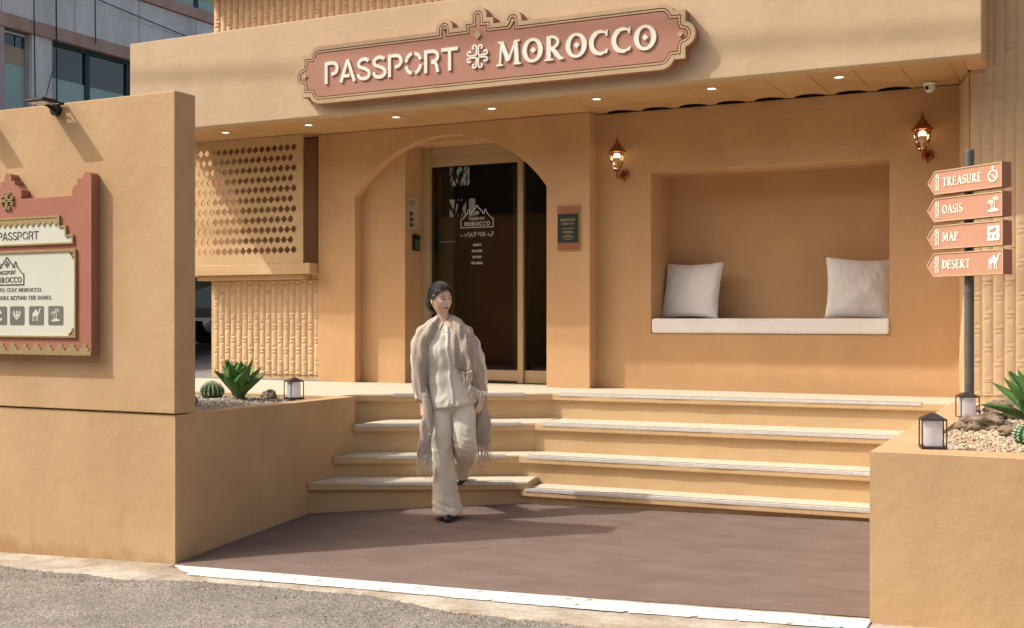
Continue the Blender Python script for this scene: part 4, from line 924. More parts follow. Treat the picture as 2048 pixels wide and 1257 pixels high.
# ------------------------------------------------------------------ table lanterns
def lantern(loc, rz, label, sc=1):
    t = thing('solar_lantern', label, 'lantern', loc, rz, 'small black framed lanterns on the planters'); a, h_ = .056, .142
    f = MB()
    for sx in (-1, 1):
        for sy in (-1, 1): f.box(sx*a-.003, sx*a+.003, sy*a-.003, sy*a+.003, .012, h_)
    for z0, z1 in ((h_-.004, h_+.003),):
        f.box(-a-.003, a+.003, -a-.003, -a+.003, z0, z1).box(-a-.003, a+.003, a-.003, a+.003, z0, z1).box(-a-.003, -a+.003, -a, a, z0, z1).box(a-.003, a+.003, -a, a, z0, z1)
    f.obj('frame', LANT, t)
    bevel(MB().box(-a-.004, a+.004, -a-.004, a+.004, 0, .013).obj('base', LANT, t), .002)
    MB().add([(-a-.003, -a-.003, h_+.003), (a+.003, -a-.003, h_+.003), (a+.003, a+.003, h_+.003), (-a-.003, a+.003, h_+.003), (-.012, -.012, h_+.030), (.012, -.012, h_+.030), (.012, .012, h_+.030), (-.012, .012, h_+.030)],
             [(0, 3, 2, 1), (0, 1, 5, 4), (1, 2, 6, 5), (2, 3, 7, 6), (3, 0, 4, 7), (4, 5, 6, 7)]).obj('roof', LANT, t)
    bevel(MB().box(-a*.72, a*.72, -a*.72, a*.72, .014, h_-.008).obj('opal_shade', SHADE, t), .003)
lantern((-.685, 6.00, .755), R(14), 'small black framed lantern with white shade on the front corner of the right planter')
lantern((-.705, 8.02, .745), R(22), 'small black framed lantern with white shade at the foot of the signpost')
lantern((-5.72, 7.62, .745), R(66), 'small black framed lantern with white shade on the left planter beside the agave')

# ------------------------------------------------------------------ plants and rocks
def agave(loc, nl, L, wd, label, m, seed, lean=(18, 75), trunk=True):
    rnd = random.Random(seed); t = thing('agave_plant', label, 'plant', loc)
    if trunk: MB().lathe([(.06, -.02), (.05, .03), (.03, .07), (.001, .09)], n=12).obj('stem', TRUNK, t, True)
    for k in range(nl):
        az = k*137.5+rnd.uniform(-12, 12); f = k/(nl-1); tilt = lerp(lean[1], lean[0], f**.8)*rnd.uniform(.9, 1.1)
        ln = L*lerp(.85, 1.0, rnd.random())*(1 if f < .8 else .92); w0 = wd*rnd.uniform(.85, 1.1); n = 14; V = []; F = []
        p = Vector((.018, 0, .02+.03*f)); a = R(90-tilt*.55)
        for i in range(n+1):
            s = i/n; ws = w0*(.55+.9*s if s < .4 else .91*(1-((s-.4)/.6)**1.7))*.5+.0008
            a2 = a - R(tilt*.62)*math.sin(s*1.75)+R(14)*max(0, s-.7)
            if i: p = p+Vector((math.cos(a2), 0, math.sin(a2)))*ln/n
            nx = Vector((-math.sin(a2), 0, math.cos(a2))); th = ws*.30
            for u, dn in ((-1, 0), (-.5, -.36), (0, -.52), (.5, -.36), (1, 0), (.5, -.62), (0, -1.0), (-.5, -.62)):
                q = p+Vector((0, 1, 0))*u*ws+nx*(dn*th+abs(u)*ws*.28); V.append(q)
        for i in range(n):
            for j in range(8): F.append((i*8+j, i*8+(j+1) % 8, (i+1)*8+(j+1) % 8, (i+1)*8+j))
        F.append(tuple(range(8)))
        o = meshobj('leaf', V, F, m, t, True); o.rotation_euler = (R(rnd.uniform(-5, 5)), 0, R(az))
    return t
agave((-6.06, 7.36, .735), 24, .315, .15, 'bright green agave with broad pointed leaves in the left planter gravel', LEAFM, 4, (5, 58))
agave((-.27, 7.33, .75), 22, .36, .15, 'large green agave spreading behind the rocks in the right planter', LEAFB, 9, (16, 84))
def cactus(loc, r, label, seed, sq=.85, ribs=16):
    t = thing('barrel_cactus', label, 'cactus', loc); nu, nv = ribs*6, 20; V = []; F = []; sp_ = MB(); rnd = random.Random(seed)
    for j in range(nv+1):
        ph = math.pi*j/nv-math.pi/2
        for i in range(nu):
            th = 2*math.pi*i/nu; rr = r*(1+.10*math.cos(th*ribs)*math.cos(ph)); V.append((rr*math.cos(ph)*math.cos(th), rr*math.cos(ph)*math.sin(th), r*sq*(math.sin(ph)+.75)))
    for j in range(nv):
        for i in range(nu): F.append((j*nu+i, j*nu+(i+1) % nu, (j+1)*nu+(i+1) % nu, (j+1)*nu+i))
    meshobj('body', V, F, CACT, t, True)
    for k in range(ribs):
        th = 2*math.pi*k/ribs
        for j in range(9):
            ph = R(-15+j*12); c = Vector((r*1.1*math.cos(ph)*math.cos(th), r*1.1*math.cos(ph)*math.sin(th), r*sq*(math.sin(ph)+.75))); nrm = Vector((math.cos(ph)*math.cos(th), math.cos(ph)*math.sin(th), math.sin(ph)))
            sp_.lathe([(.0005, -.005), (.0075, 0), (.0005, .005)], c=c, n=6)
            for q in range(5):
                d = (nrm+Vector((rnd.uniform(-1, 1), rnd.uniform(-1, 1), rnd.uniform(-1, 1)))*.8).normalized(); e = Vector((-d.y, d.x, .1)).normalized()*.0018
                n0 = len(sp_.v); sp_.v += [tuple(c+e), tuple(c-e), tuple(c+d*r*.26)]; sp_.f.append((n0, n0+1, n0+2))
    o = sp_.obj('spines', SPINE, t); o['kind'] = 'stuff'
cactus((-6.47, 7.52, .735), .088, 'larger round barrel cactus with pale spines left of the agave', 2)
cactus((-6.06, 6.80, .735), .050, 'small barrel cactus half hidden by the left wall edge', 3, ribs=12)
cactus((-.255, 6.40, .745), .085, 'round green barrel cactus at the right picture edge in tan gravel', 4)
def rock(loc, sx, sy, sz, rz, label, seed):
    bm = bmesh.new(); bmesh.ops.create_icosphere(bm, subdivisions=5, radius=1)
    for v in bm.verts:
        p = v.co.normalized(); s = Vector((seed*7, 0, 0)); d = 1+.28*noise.noise(p*1.3+s)+.16*noise.noise(p*3+s)+.07*noise.noise(p*7+s)+.035*noise.noise(p*16+s)
        c = noise.cell(p*2.6+s); d += .05*(c-.5); v.co = Vector((p.x*sx*d, p.y*sy*d, p.z*sz*d))
    me = bpy.data.meshes.new('rock'); bm.to_mesh(me); bm.free(); me.materials.append(ROCK); me.polygons.foreach_set('use_smooth', [True]*len(me.polygons))
    o = bpy.data.objects.new('rock', me); COL.objects.link(o); o.location = loc; o.rotation_euler = (0, 0, rz); tag(o, label, 'rock', 'rocks in the right planter')
rock((-.535, 7.28, .775), .155, .10, .062, R(8), 'grey brown rock lying in front of the agave, nearest the lanterns', 1)
rock((-.47, 8.05, .80), .13, .12, .085, R(20), 'rounded grey rock behind the agave leaves beside the rear lantern', 2)
rock((-.30, 6.90, .765), .16, .10, .055, R(35), 'rough brown rock between the agave and the barrel cactus', 3)
rock((-6.00, 7.66, .74), .07, .06, .07, 0, 'small brown stone at the right foot of the left agave', 6)
# ------------------------------------------------------------------ neighbour building (concrete, receding)
nb = thing('neighbour_building', 'grey concrete apartment building with brown bands and teal windows behind on the left', 'building', (-15, 14, 0))
XN = -15
def nbp(o): return P(o, nb)
nbp(MB().box(XN-8, XN-.22, 8.9, 34, -1, 9.3).obj('core', CONC))
# concrete panels between windows (each floor a band of panels with joints)
yj = [8.9, 10.4, 12.62]+[12.62+1.45*i for i in range(1, 14)]
for a, b in zip(yj, yj[1:]):
    for z0, z1 in ((6.12, 6.60), (6.605, 7.0)):
        nbp(MB().box(XN-.2, XN+rt.uniform(-.004, .004), a+.008, b-.008, z0, z1).obj('concrete_panel', CONC))
    nbp(MB().box(XN-.2, XN, a+.008, b-.008, 1.0, 3.4).obj('concrete_panel', CONC))
    nbp(MB().box(XN-.2, XN, a+.008, b-.008, 9.16, 9.4).obj('concrete_panel', CONC))
nbp(MB().box(XN-.21, XN+.05, 8.9, 34, 5.90, 6.10).obj('brown_band', CBAND)); nbp(MB().box(XN-.21, XN+.05, 8.9, 34, 7.01, 7.20).obj('brown_band', CBAND)); nbp(MB().box(XN-.21, XN+.05, 8.9, 34, 3.41, 3.55).obj('brown_band', CBAND))
nbp(MB().box(XN-.21, XN+.02, 12.40, 12.66, 3.55, 5.90).obj('pier', mat('pink_tile', (.40, .33, .33), (.46, .38, .38), scale=6)))
nbp(MB().box(XN-.21, XN, 13.20, 13.60, 3.55, 5.90).obj('pier', CONC)); nbp(MB().box(XN-.21, XN, 19.4, 20.0, 3.55, 5.90).obj('pier', CONC)); nbp(MB().box(XN-.21, XN, 8.9, 10.5, 3.55, 5.90).obj('pier', CONC))
def nwin(y0, y1, z0, z1, mf, cut=None, film=None, blind_or_reflection=None):
    wv = MB(); t_ = .04
    wv.box(XN-.16, XN-.08, y0, y1, z0, z0+t_).box(XN-.16, XN-.08, y0, y1, z1-t_, z1).box(XN-.16, XN-.08, y0, y0+t_, z0+t_, z1-t_).box(XN-.16, XN-.08, y1-t_, y1, z0+t_, z1-t_)
    f = nbp(wv.obj('window', mf))
    g = MB().box(XN-.13, XN-.12, y0+t_, y1-t_, z0+t_, z1-t_).obj('pane', WGLASS); g.parent = f
    if film: o = MB().box(XN-.119, XN-.115, y0+t_, y1-t_, z0+t_, film).obj('film', FROST); o.parent = f
    if blind_or_reflection: o = MB().box(XN-.119, XN-.115, y0+t_, y1-t_, blind_or_reflection[0], blind_or_reflection[1]).obj('blind_or_reflection', BLIND_REFL); o.parent = f
nwin(12.66, 13.19, 3.56, 5.88, WFA, film=5.38, blind_or_reflection=(5.385, 5.66))
nwin(13.62, 14.42, 3.56, 5.88, WFR, film=5.31); nwin(14.43, 15.35, 3.56, 5.88, WFR, film=5.30); nwin(15.36, 16.6, 3.56, 5.88, WFR, film=5.30); nwin(16.61, 19.38, 3.56, 5.88, WFR, film=5.30)
nwin(10.5, 12.38, 3.56, 5.88, WFR, film=4.9)
BLIND_REFL = mat('window_green_reflection', (.34, .42, .16), (.46, .50, .24), scale=1)  # yellow-green reflections in the upstairs panes, put into this colour
for y0 in [10+1.42*i for i in range(12)]: nwin(y0, y0+1.41, 7.21, 9.15, WFR, film=7.45, blind_or_reflection=(7.455, 8.6))
# cables
CAB = mat('cable_black', (.03, .03, .03), (.04, .04, .04))
def cable(pts, r, label):
    o = MB().tube(pts, r, 6).obj('cable', CAB); tag(o, label, 'cable', 'thin cables over the neighbour facade')
c_ = lambda a, b, sag, n=14: [(lerp(a[0], b[0], i/n), lerp(a[1], b[1], i/n), lerp(a[2], b[2], i/n)-sag*4*(i/n)*(1-i/n)) for i in range(n+1)]
cable(c_((-14.93, 12.0, 6.98), (-14.93, 19.5, 6.45), .05), .009, 'thin dark cable sagging across the concrete neighbour facade above its windows')
cable(c_((-14.9, 13.13, 7.5), (-14.9, 13.2, 3.5), .0), .010, 'vertical cable running down beside the left neighbour window')
cable(c_((-14.9, 13.58, 7.6), (-14.9, 13.62, 3.5), .0), .012, 'vertical cable running down the edge of the green framed neighbour window')
cable(c_((-14.9, 13.56, 5.5), (-14.9, 13.25, 4.5), .0), .008, 'short slanting cable across the concrete pier between two neighbour windows')
cable(c_((-14.9, 14.40, 7.6), (-14.9, 14.42, 6.0), .0), .010, 'vertical cable on the concrete above the green window mullion')
def ocable(p, q, r, label):
    o = MB().tube(c_(p, q, .5, 24), r, 8).obj('overhead_cable', CAB); tag(o, label, 'cable', 'overhead utility cables above the street')
ocable((-26, 6.2, 10.6), (8, 5.6, 10.2), .028, 'thick utility cable high above the forecourt casting the upper band on the fascia')
ocable((-26, 6.6, 9.4), (8, 5.2, 10.1), .024, 'thinner utility cable high above casting the lower band across the sign')
# ------------------------------------------------------------------ car behind the pavilion
cr = thing('parked_car', 'dark parked car seen in the gap between the left wall and the tiled wall', 'car', (-10.9, 12.15, 1.035), R(92))
# side view: length along local x
prof_c = [(-2.2, .35), (-2.25, .75), (-2.1, 1.0), (-1.35, 1.08), (-.75, 1.55), (.9, 1.60), (1.7, 1.35), (2.15, 1.05), (2.25, .7), (2.2, .32)]
V = []; F = []; n = len(prof_c)
for sy, k in ((-.88, 1), (-.80, .995), (.80, .995), (.88, 1)):
    for x, z in prof_c: V.append((x, sy*(1-.14*max(0, (z-1.0)/.6)), z))
for s in range(3):
    for i in range(n): F.append((s*n+i, s*n+(i+1) % n, (s+1)*n+(i+1) % n, (s+1)*n+i))
F += [tuple(range(n))[::-1], tuple(3*n+i for i in range(n))]
bevel(meshobj('body', V, F, CARM, cr, False), .05, 4)
for sy in (-1, 1):
    o = MB().poly([(-1.2, 1.05), (1.6, 1.05), (1.25, 1.36), (.8, 1.50), (-.7, 1.48)], (), .01, -.01).obj('side_window', WGLASS, cr); o.location = (0, sy*.83, 0)
    o = MB().box(-2.1, 2.1, -.012, .012, .33, .37).obj('sill_trim', CHROME, cr); o.location = (0, sy*.885, 0)
    o = MB().box(-1.2, 1.6, -.01, .01, 1.02, 1.045).obj('belt_trim', CHROME, cr); o.location = (0, sy*.885, 0)
    for sx in (-1.4, 1.38):
        wo = MB().lathe([(.20, -.11), (.33, -.11), (.35, -.08), (.35, .08), (.33, .11), (.20, .11)], n=28).obj('wheel', TYRE, cr, True); wo.rotation_euler = (R(90), 0, 0); wo.location = (sx, sy*.80, .35)
        ro = MB().lathe([(.0005, .10), (.05, .11), (.19, .09), (.205, .11)], n=20).lathe([(.0005, -.10), (.05, -.11), (.19, -.09), (.205, -.11)], n=20).obj('rim', CHROME, wo)
# street across (reflected in the door glass)
ac = thing('street_building', 'dark brick building across the street, seen only as a reflection', 'building', (-12, -9, 0))
BRK = mat('across_wall', (.12, .09, .07), (.17, .13, .10), scale=1.5)
P(MB().poly([(-40, -1), (14, -1), (14, 9), (-40, 9)], [[(-17.1, 4.3), (-16.0, 4.3), (-16.0, 4.95), (-17.1, 4.95)], [(-17.1, 5.3), (-16.2, 5.3), (-16.2, 5.9), (-17.1, 5.9)], [(-12.5, 6.2), (-9, 6.2), (-9, 7.6), (-12.5, 7.6)]], -9.0, -9.4).obj('street_wall', BRK), ac)
P(MB().box(-40, 14, -9.05, -8.93, 3.2, 3.5).obj('string_course', CONC), ac)
for i in range(8):
    x = -38+i*6.2
    if -16 < x < -10: continue
    f = P(MB().box(x, x+1.6, -8.99, -8.95, 1.0, 2.8).obj('window', WFR), ac); g = MB().box(x+.1, x+1.5, -8.95, -8.94, 1.1, 2.7).obj('pane', FROST); g.parent = f
bt = thing('bare_tree', 'bare street tree across the street, seen only as a reflection', 'tree', (-15.9, -7.6, -.3))
tb = MB(); rb_ = random.Random(3)
def branch(p, d, r, L, lev):
    q = p+d*L; tb.tube([p, (p+q)/2+Vector((rb_.uniform(-1, 1), rb_.uniform(-1, 1), 0))*L*.05, q], [r, r*.85, r*.7], 5, False)
    if lev == 0: return
    for _ in range(3 if lev > 1 else 4):
        branch(q, (d+Vector((rb_.uniform(-1, 1), rb_.uniform(-1, 1), rb_.uniform(-.2, .7)))*.65).normalized(), r*.62, L*.72, lev-1)
branch(Vector((0, 0, 0)), Vector((0, 0, 1)), .14, 2.2, 5); tb.obj('trunk', TRUNK, bt)
# ------------------------------------------------------------------ the woman
SKIN = mat('skin', (.74, .50, .38), (.78, .54, .42), scale=6, rough=.5, spec=.4)
HAIR = mat('black_hair', (.008, .006, .006), (.022, .017, .015), scale=30, rough=.5, spec=.5, stretch=(1, 1, 5), bump=.6, bscale=90, bdist=.003)
LINEN = mat('cream_linen', (.66, .62, .53), (.74, .70, .61), scale=9, rough=.75, bump=.35, bscale=260, bdist=.0015, fine=.05, finescale=400)
TROU = mat('cream_trousers', (.68, .62, .50), (.74, .69, .58), scale=7, rough=.7, bump=.3, bscale=280, bdist=.0015)
SHOE = mat('black_shoe', (.012, .012, .013), (.02, .02, .022), scale=9, rough=.35)
PEACH = mat('peach_collar', (.72, .54, .43), (.78, .62, .52), scale=20, rough=.7)
LIPM = mat('lip_colour', (.36, .10, .09), (.40, .13, .11), scale=20, rough=.4)
EYEW = mat('eye_white', (.62, .58, .54), (.66, .62, .58), scale=5, rough=.3); EYED = mat('eye_dark', (.012, .008, .006), (.02, .012, .01), scale=5, rough=.2)
def knit():
    m, t, b = nodemat('knitted_shawl', (.4, .35, .3), .95, 0, .1); N = t.nodes.new; L = t.links.new
    tc = N('ShaderNodeTexCoord'); mp = N('ShaderNodeMapping'); L(tc.outputs['Object'], mp.inputs[0]); mp.inputs['Rotation'].default_value = (0, R(38), R(20))
    w1 = N('ShaderNodeTexWave'); w1.inputs['Scale'].default_value = 22; w1.inputs['Distortion'].default_value = 1.2; w1.inputs['Detail Scale'].default_value = 3; w1.bands_direction = 'Z'; L(mp.outputs[0], w1.inputs[0])
    w2 = N('ShaderNodeTexWave'); w2.inputs['Scale'].default_value = 30; w2.inputs['Distortion'].default_value = 1.2; w2.bands_direction = 'X'; L(mp.outputs[0], w2.inputs[0])
    mm = N('ShaderNodeMath'); mm.operation = 'MULTIPLY'; L(w1.outputs[1], mm.inputs[0]); L(w2.outputs[1], mm.inputs[1])
    n = N('ShaderNodeTexNoise'); n.inputs['Scale'].default_value = 60; n.inputs['Detail'].default_value = 4; L(mp.outputs[0], n.inputs[0])
    ad = N('ShaderNodeMath'); ad.operation = 'MULTIPLY_ADD'; L(n.outputs[0], ad.inputs[0]); ad.inputs[1].default_value = .5; L(mm.outputs[0], ad.inputs[2])
    r = N('ShaderNodeValToRGB'); r.color_ramp.elements[0].position = .15; r.color_ramp.elements[0].color = (.32, .26, .205, 1); r.color_ramp.elements[1].position = .75; r.color_ramp.elements[1].color = (.66, .58, .49, 1)
    L(ad.outputs[0], r.inputs[0]); L(r.outputs[0], b.inputs['Base Color'])
    bp = N('ShaderNodeBump'); bp.inputs['Strength'].default_value = .8; bp.inputs['Distance'].default_value = .005; L(ad.outputs[0], bp.inputs['Height']); L(bp.outputs[0], b.inputs['Normal'])
    return m
KNIT = knit(); FRING = mat('shawl_fringe', (.62, .54, .45), (.78, .71, .61), scale=30, rough=.9)
pz0 = gz(-4.2, 7.43)+.022
per = thing('person', 'woman in cream blouse and trousers with beige fringed shawl walking down the steps', 'person', (-4.205, 7.435, pz0), TH)
def ring(c, rx, ry, n=40, f=None, tilt=0, ax=None):
    out = []
    for k in range(n):
        t = 2*math.pi*k/n; m_ = f(t) if f else 1
        x, y = rx*math.cos(t)*m_, ry*math.sin(t)*m_
        if ax is None: out.append((c[0]+x, c[1]+y, c[2]+tilt*x))
        else: out.append(tuple(Vector(c)+ax[0]*x+ax[1]*y))
    return out
def loft(mb, rings):
    n = len(rings[0]); V = [p for r_ in rings for p in r_]; F = []
    for i in range(len(rings)-1):
        for k in range(n): F.append((i*n+k, (i+1)*n+k, (i+1)*n+(k+1) % n, i*n+(k+1) % n))
    F.append(tuple(range(n))); F.append(tuple((len(rings)-1)*n+k for k in range(n))[::-1])
    return mb.add(V, F)
def smooth_path(P_, n):   # catmull-rom through rows of numbers
    out = []; m = len(P_)-1
    for i in range(n+1):
        t = i/n*m; k = min(int(t), m-1); u = t-k
        a, b, c, d = P_[max(k-1, 0)], P_[k], P_[k+1], P_[min(k+2, m)]
        out.append([.5*((2*q)+(-p+r_)*u+(2*p-5*q+4*r_-s)*u*u+(-p+3*q-3*r_+s)*u**3) for p, q, r_, s in zip(a, b, c, d)])
    return out
def hloft(mb, rows, n=30, f=None, tilt=0, seg=40):   # rows: z, cx, cy, rx, ry
    rs = []
    for z, cx, cy, rx, ry in smooth_path(rows, n): rs.append(ring((cx, cy, z), rx, ry, seg, (lambda t, z=z: f(t, z)) if f else None, tilt))
    return loft(mb, rs)
def remesh(mb, name, m, voxel, disp=None, smooth=2, parent=per):
    o = mb.obj(name, m, None, True); bm = bmesh.new(); bm.from_mesh(o.data); bmesh.ops.recalc_face_normals(bm, faces=bm.faces); bm.to_mesh(o.data); bm.free()
    r_ = o.modifiers.new('r', 'REMESH'); r_.mode = 'VOXEL'; r_.voxel_size = voxel; r_.use_smooth_shade = True
    if smooth: s_ = o.modifiers.new('s', 'SMOOTH'); s_.iterations = smooth; s_.factor = .5
    dg = bpy.context.evaluated_depsgraph_get(); dg.update(); me = bpy.data.meshes.new_from_object(o.evaluated_get(dg)); old = o.data; o.modifiers.clear(); o.data = me; bpy.data.meshes.remove(old)
    me.name = name
    if disp:
        ns = [v.normal.copy() for v in me.vertices]
        for v, nn in zip(me.vertices, ns): v.co = v.co+nn*disp(v.co, nn)
    me.polygons.foreach_set('use_smooth', [True]*len(me.polygons)); o.parent = parent
    return o
NZ = lambda x, y, z: noise.noise(Vector((x, y, z)))
# --- head shape, local to the head centre, face looking to -y
HX, HY, HZ = .0705, .090, .113
def headpt(u):
    x, y, z = u; f = -y
    X, Y, Z = x*HX, y*HY, z*HZ
    if z < 0:
        k = (-z)**1.6; X *= 1-.36*k; Y = Y*(1-.22*k)-.012*k if y < 0 else Y*(1-.50*k)
    if y < 0: Y *= 1-.10*(1-abs(x))**2
    g = lambda a, b, s, q: math.exp(-((X-a)/s)**2-((Z-b)/q)**2)
    if y < 0:
        Y += .0075*(g(.030, .008, .014, .011)+g(-.030, .008, .014, .011))           # sockets
        Y -= .003*g(0, .034, .05, .012)
        t = max(0, min(1, (.012-Z)/.045)); br = .0065+.0022*t
        if -.040 < Z < .03: Y -= (.006+.013*t)*math.exp(-(X/br)**2)*min(1, (Z+.040)/.008)*min(1, (.03-Z)/.02)
        Y -= .006*(g(.009, -.030, .006, .006)+g(-.009, -.030, .006, .006))*.6
        Y -= .0055*g(0, -.055, .020, .008)+.0035*g(0, -.066, .014, .006)              # lips
        Y -= .005*g(0, -.093, .018, .013)                                              # chin
        Y -= .004*(g(.042, -.020, .016, .020)+g(-.042, -.020, .016, .020))
        Y += .002*g(0, -.079, .02, .005)
    return Vector((X, Y, Z))
HC = Vector((-.046, -.004, 1.597)); HR = Matrix.Rotation(R(36), 3, 'Z') @ Matrix.Rotation(R(3), 3, 'X') @ Matrix.Rotation(R(-4), 3, 'Y')
def H(p): return HC+HR @ Vector(p)
def faceY(x, z, off=0):   # point on the face surface at local x, z
    ux, uz = x/HX, z/HZ
    for _ in range(12):
        k = 1-.36*(-uz)**1.6 if uz < 0 else 1; ux = x/(HX*k)
    uy = -math.sqrt(max(0, 1-ux*ux-uz*uz)); q = headpt((ux, uy, uz)); return H((x, q.y-off, z))
body = MB(); V = []; F = []; nu, nv = 72, 60
for j in range(nv+1):
    ph = math.pi*(j/nv)-math.pi/2
    for i in range(nu):
        th = 2*math.pi*i/nu; V.append(H(headpt((math.cos(ph)*math.cos(th), math.cos(ph)*math.sin(th), math.sin(ph)))))
for j in range(nv):
    for i in range(nu): F.append((j*nu+i, j*nu+(i+1) % nu, (j+1)*nu+(i+1) % nu, (j+1)*nu+i))
body.add(V, F)
for s in (-1, 1):   # ears
    loft(body, [[tuple(H((s*(.066+.006*q), .012+.010*q+.013*(1-.3*abs(q))*math.cos(2*math.pi*k/12), -.008+.028*(1-.25*q)*math.sin(2*math.pi*k/12)+.004*q))) for k in range(12)] for q in (0, .6, 1.0, 1.3)])
def limb(pts, rs, n=14):
    rows = smooth_path([[*p, r_] for p, r_ in zip(pts, rs)], n); body.tube([q[:3] for q in rows], [q[3] for q in rows], 14)
limb([(-.022, .035, 1.36), (-.026, .030, 1.44), (-.036, .022, 1.50), (-.040, .020, 1.56)], [.060, .047, .043, .045])
hloft(body, [(1.40, -.02, .03, .06, .05), (1.36, -.02, .03, .13, .07), (1.25, -.015, .03, .135, .085), (1.08, 0, .03, .115, .075), (.95, .03, .03, .14, .09), (.86, .04, .03, .13, .09)], 24)
limb([(-.05, .03, .90), (-.055, .0, .70), (-.045, -.015, .50), (-.02, .0, .28), (-.002, .012, .085), (0, -.03, .035)], [.07, .06, .05, .045, .033, .03])
limb([(.12, .03, .90), (.14, -.02, .70), (.145, -.04, .54), (.125, .12, .44), (.092, .36, .33), (.088, .50, .27)], [.07, .06, .05, .045, .033, .03], 18)
limb([(-.14, .03, 1.36), (-.20, .04, 1.22), (-.205, .05, 1.10), (-.195, .0, .97), (-.178, -.035, .855), (-.176, -.040, .83)], [.045, .04, .037, .032, .024, .023])
limb([(.11, .03, 1.36), (.19, .04, 1.22), (.225, .05, 1.10), (.238, .03, .98), (.246, .012, .885), (.250, .012, .86)], [.045, .04, .037, .032, .024, .023])
def hand(wr, s, curl):
    """wrist position, s = +1 thumb towards +x; fingers point down"""
    w_ = Vector(wr)
    rows = [(w_+Vector((0, 0, .01)), .024, .018), (w_+Vector((.004*s, -.004, -.03)), .030, .017), (w_+Vector((.006*s, -.008, -.062)), .037, .015), (w_+Vector((.006*s, -.010, -.082)), .036, .012)]
    a = Vector((.55*s, -.83, 0)).normalized(); b = Vector((.83*s, .55, 0)).normalized()      # across the palm, palm normal
    loft(body, [[tuple(c+a*rx*math.cos(2*math.pi*k/16)+b*ry*math.sin(2*math.pi*k/16)) for k in range(16)] for c, rx, ry in rows])
    for i, (off, ln) in enumerate(((-.028, .052), (-.0095, .064), (.0095, .070), (.028, .060))):
        p = w_+Vector((.006*s, -.010, -.076))+a*off; d = Vector((0, 0, -1)); pts = [p]; ang = 0
        for q in range(3): ang += R(curl*(1+.25*q)+4*i); dd = d*math.cos(ang)+b*math.sin(ang); p = p+dd*ln*(.42, .33, .25)[q]; pts.append(p)
        body.tube(pts, [.0088, .0085, .0078, .0062], 8)
    p = w_+Vector((.004*s, -.006, -.030))+a*.026
    body.tube([p, p+a*.018+Vector((0, 0, -.022)), p+a*.022+b*.010+Vector((0, 0, -.048)), p+a*.016+b*.022+Vector((0, 0, -.064))], [.0115, .0105, .009, .007], 8)
hand((-.176, -.042, .835), 1, 26); hand((.250, .012, .870), -1, 30)
remesh(body, 'body', SKIN, .0042, None, 1)
# face details
for s in (-1, 1):
    ex = .029*s; c = faceY(ex, .007, .0008)
    e = MB(); L = []
    for k in range(16):
        t = 2*math.pi*k/16; L.append(tuple(faceY(ex+.0125*math.cos(t), .007+(.0050 if math.sin(t) > 0 else .0035)*math.sin(t)*(1-.15*math.cos(t)*s), .0022)))
    e.add(L+[tuple(faceY(ex, .007, .0042))], [(k, (k+1) % 16, 16) for k in range(16)]); eo = e.obj('eye', EYEW, per)
    i_ = MB(); ix = ex+.003; i_.add([tuple(faceY(ix+.0050*math.cos(2*math.pi*k/14), .0075+.0044*math.sin(2*math.pi*k/14), .0046)) for k in range(14)]+[tuple(faceY(ix, .0075, .0056))], [(k, (k+1) % 14, 14) for k in range(14)]); i_.obj('iris', EYED, eo)
    ld = MB().tube([faceY(ex+q*.0145, .0075+.0062*(1-q*q), .0040) for q in (-1, -.6, -.2, .2, .6, 1)], [.0006, .0013, .0015, .0015, .0013, .0008], 5); ld.obj('eyelid_line', EYED, eo)
    br = MB().tube([faceY(ex+s*q*.019, .0275+.005*(1-(q-.25)**2)-.001*q, .0015) for q in (-1, -.6, -.2, .2, .6, 1)], [.0012, .0024, .0026, .0024, .0018, .0006], 5); br.obj('eyebrow', HAIR, per)
lp_ = MB()
for sg_, zz0 in ((1, -.0535), (-1, -.0605)):
    rows = [faceY(q*.021, zz0+(.0012*(1-abs(q)) if sg_ > 0 else -.001*(1-q*q))-.0005*abs(q), .0012) for q in (-1, -.7, -.35, 0, .35, .7, 1)]
    lp_.tube(rows, [.0010, .0028, .0036, .0034 if sg_ > 0 else .0042, .0036, .0028, .0010], 6)
lp_.obj('lips', LIPM, per)
nst = MB()
for s in (-1, 1): c = faceY(.0062*s, -.0375, -.0005); nst.lathe([(.0005, -.0015), (.0024, 0), (.0005, .0015)], c=c, n=6)
nst.obj('nostril', mat('nostril_dark', (.12, .05, .035), (.15, .06, .04)), per)
# hair: shell swept back to a low bunch, plus strands
hair = MB(); V = []; F = []; nu, nv = 120, 80; keep = {}
def hairpt(x, y, z, off=0):
    q = headpt((x, y, z)); base = Vector((x*HX, y*HY, z*HZ)); q = base if y < .2 else base
    if z < 0: q = Vector((q.x*(1-.14*(-z)**1.6), q.y*(1-.30*(-z)**1.6), q.z))
    n = Vector((x, y, z)); vol = .011+.008*max(0, z)+.010*max(0, y)
    strand = .0022*math.sin(14*math.atan2(x, z+.3)+4*y+3*NZ(x*3, y*3, z*3))+.0014*NZ(x*9, y*4, z*9)
    vol -= .006*max(0, 1-abs(x-.15)*9)*max(0, z)*(1 if y < .3 else .4)
    return q+n*(vol+strand+off)
def hmask(x, y, z):
    if y > .42: return z > -.66
    if y > -.10: return z > (.10 if y < .22 else lerp(.10, -.5, (y-.22)/.20))
    hl = .56-.20*abs(x)**1.5+.10*math.exp(-((x-.12)/.10)**2)+.05*NZ(x*8, 1, 0)
    if abs(x) > .66: return z > lerp(.50, .10, min(1, (y+.75)/.65))
    return z > hl
idx = {}
for j in range(nv+1):
    ph = math.pi*(j/nv)-math.pi/2
    for i in range(nu):
        th = 2*math.pi*i/nu; x, y, z = math.cos(ph)*math.cos(th), math.cos(ph)*math.sin(th), math.sin(ph)
        if hmask(x, y, z): keep[(j, i)] = True
        V.append(H(hairpt(x, y, z)))
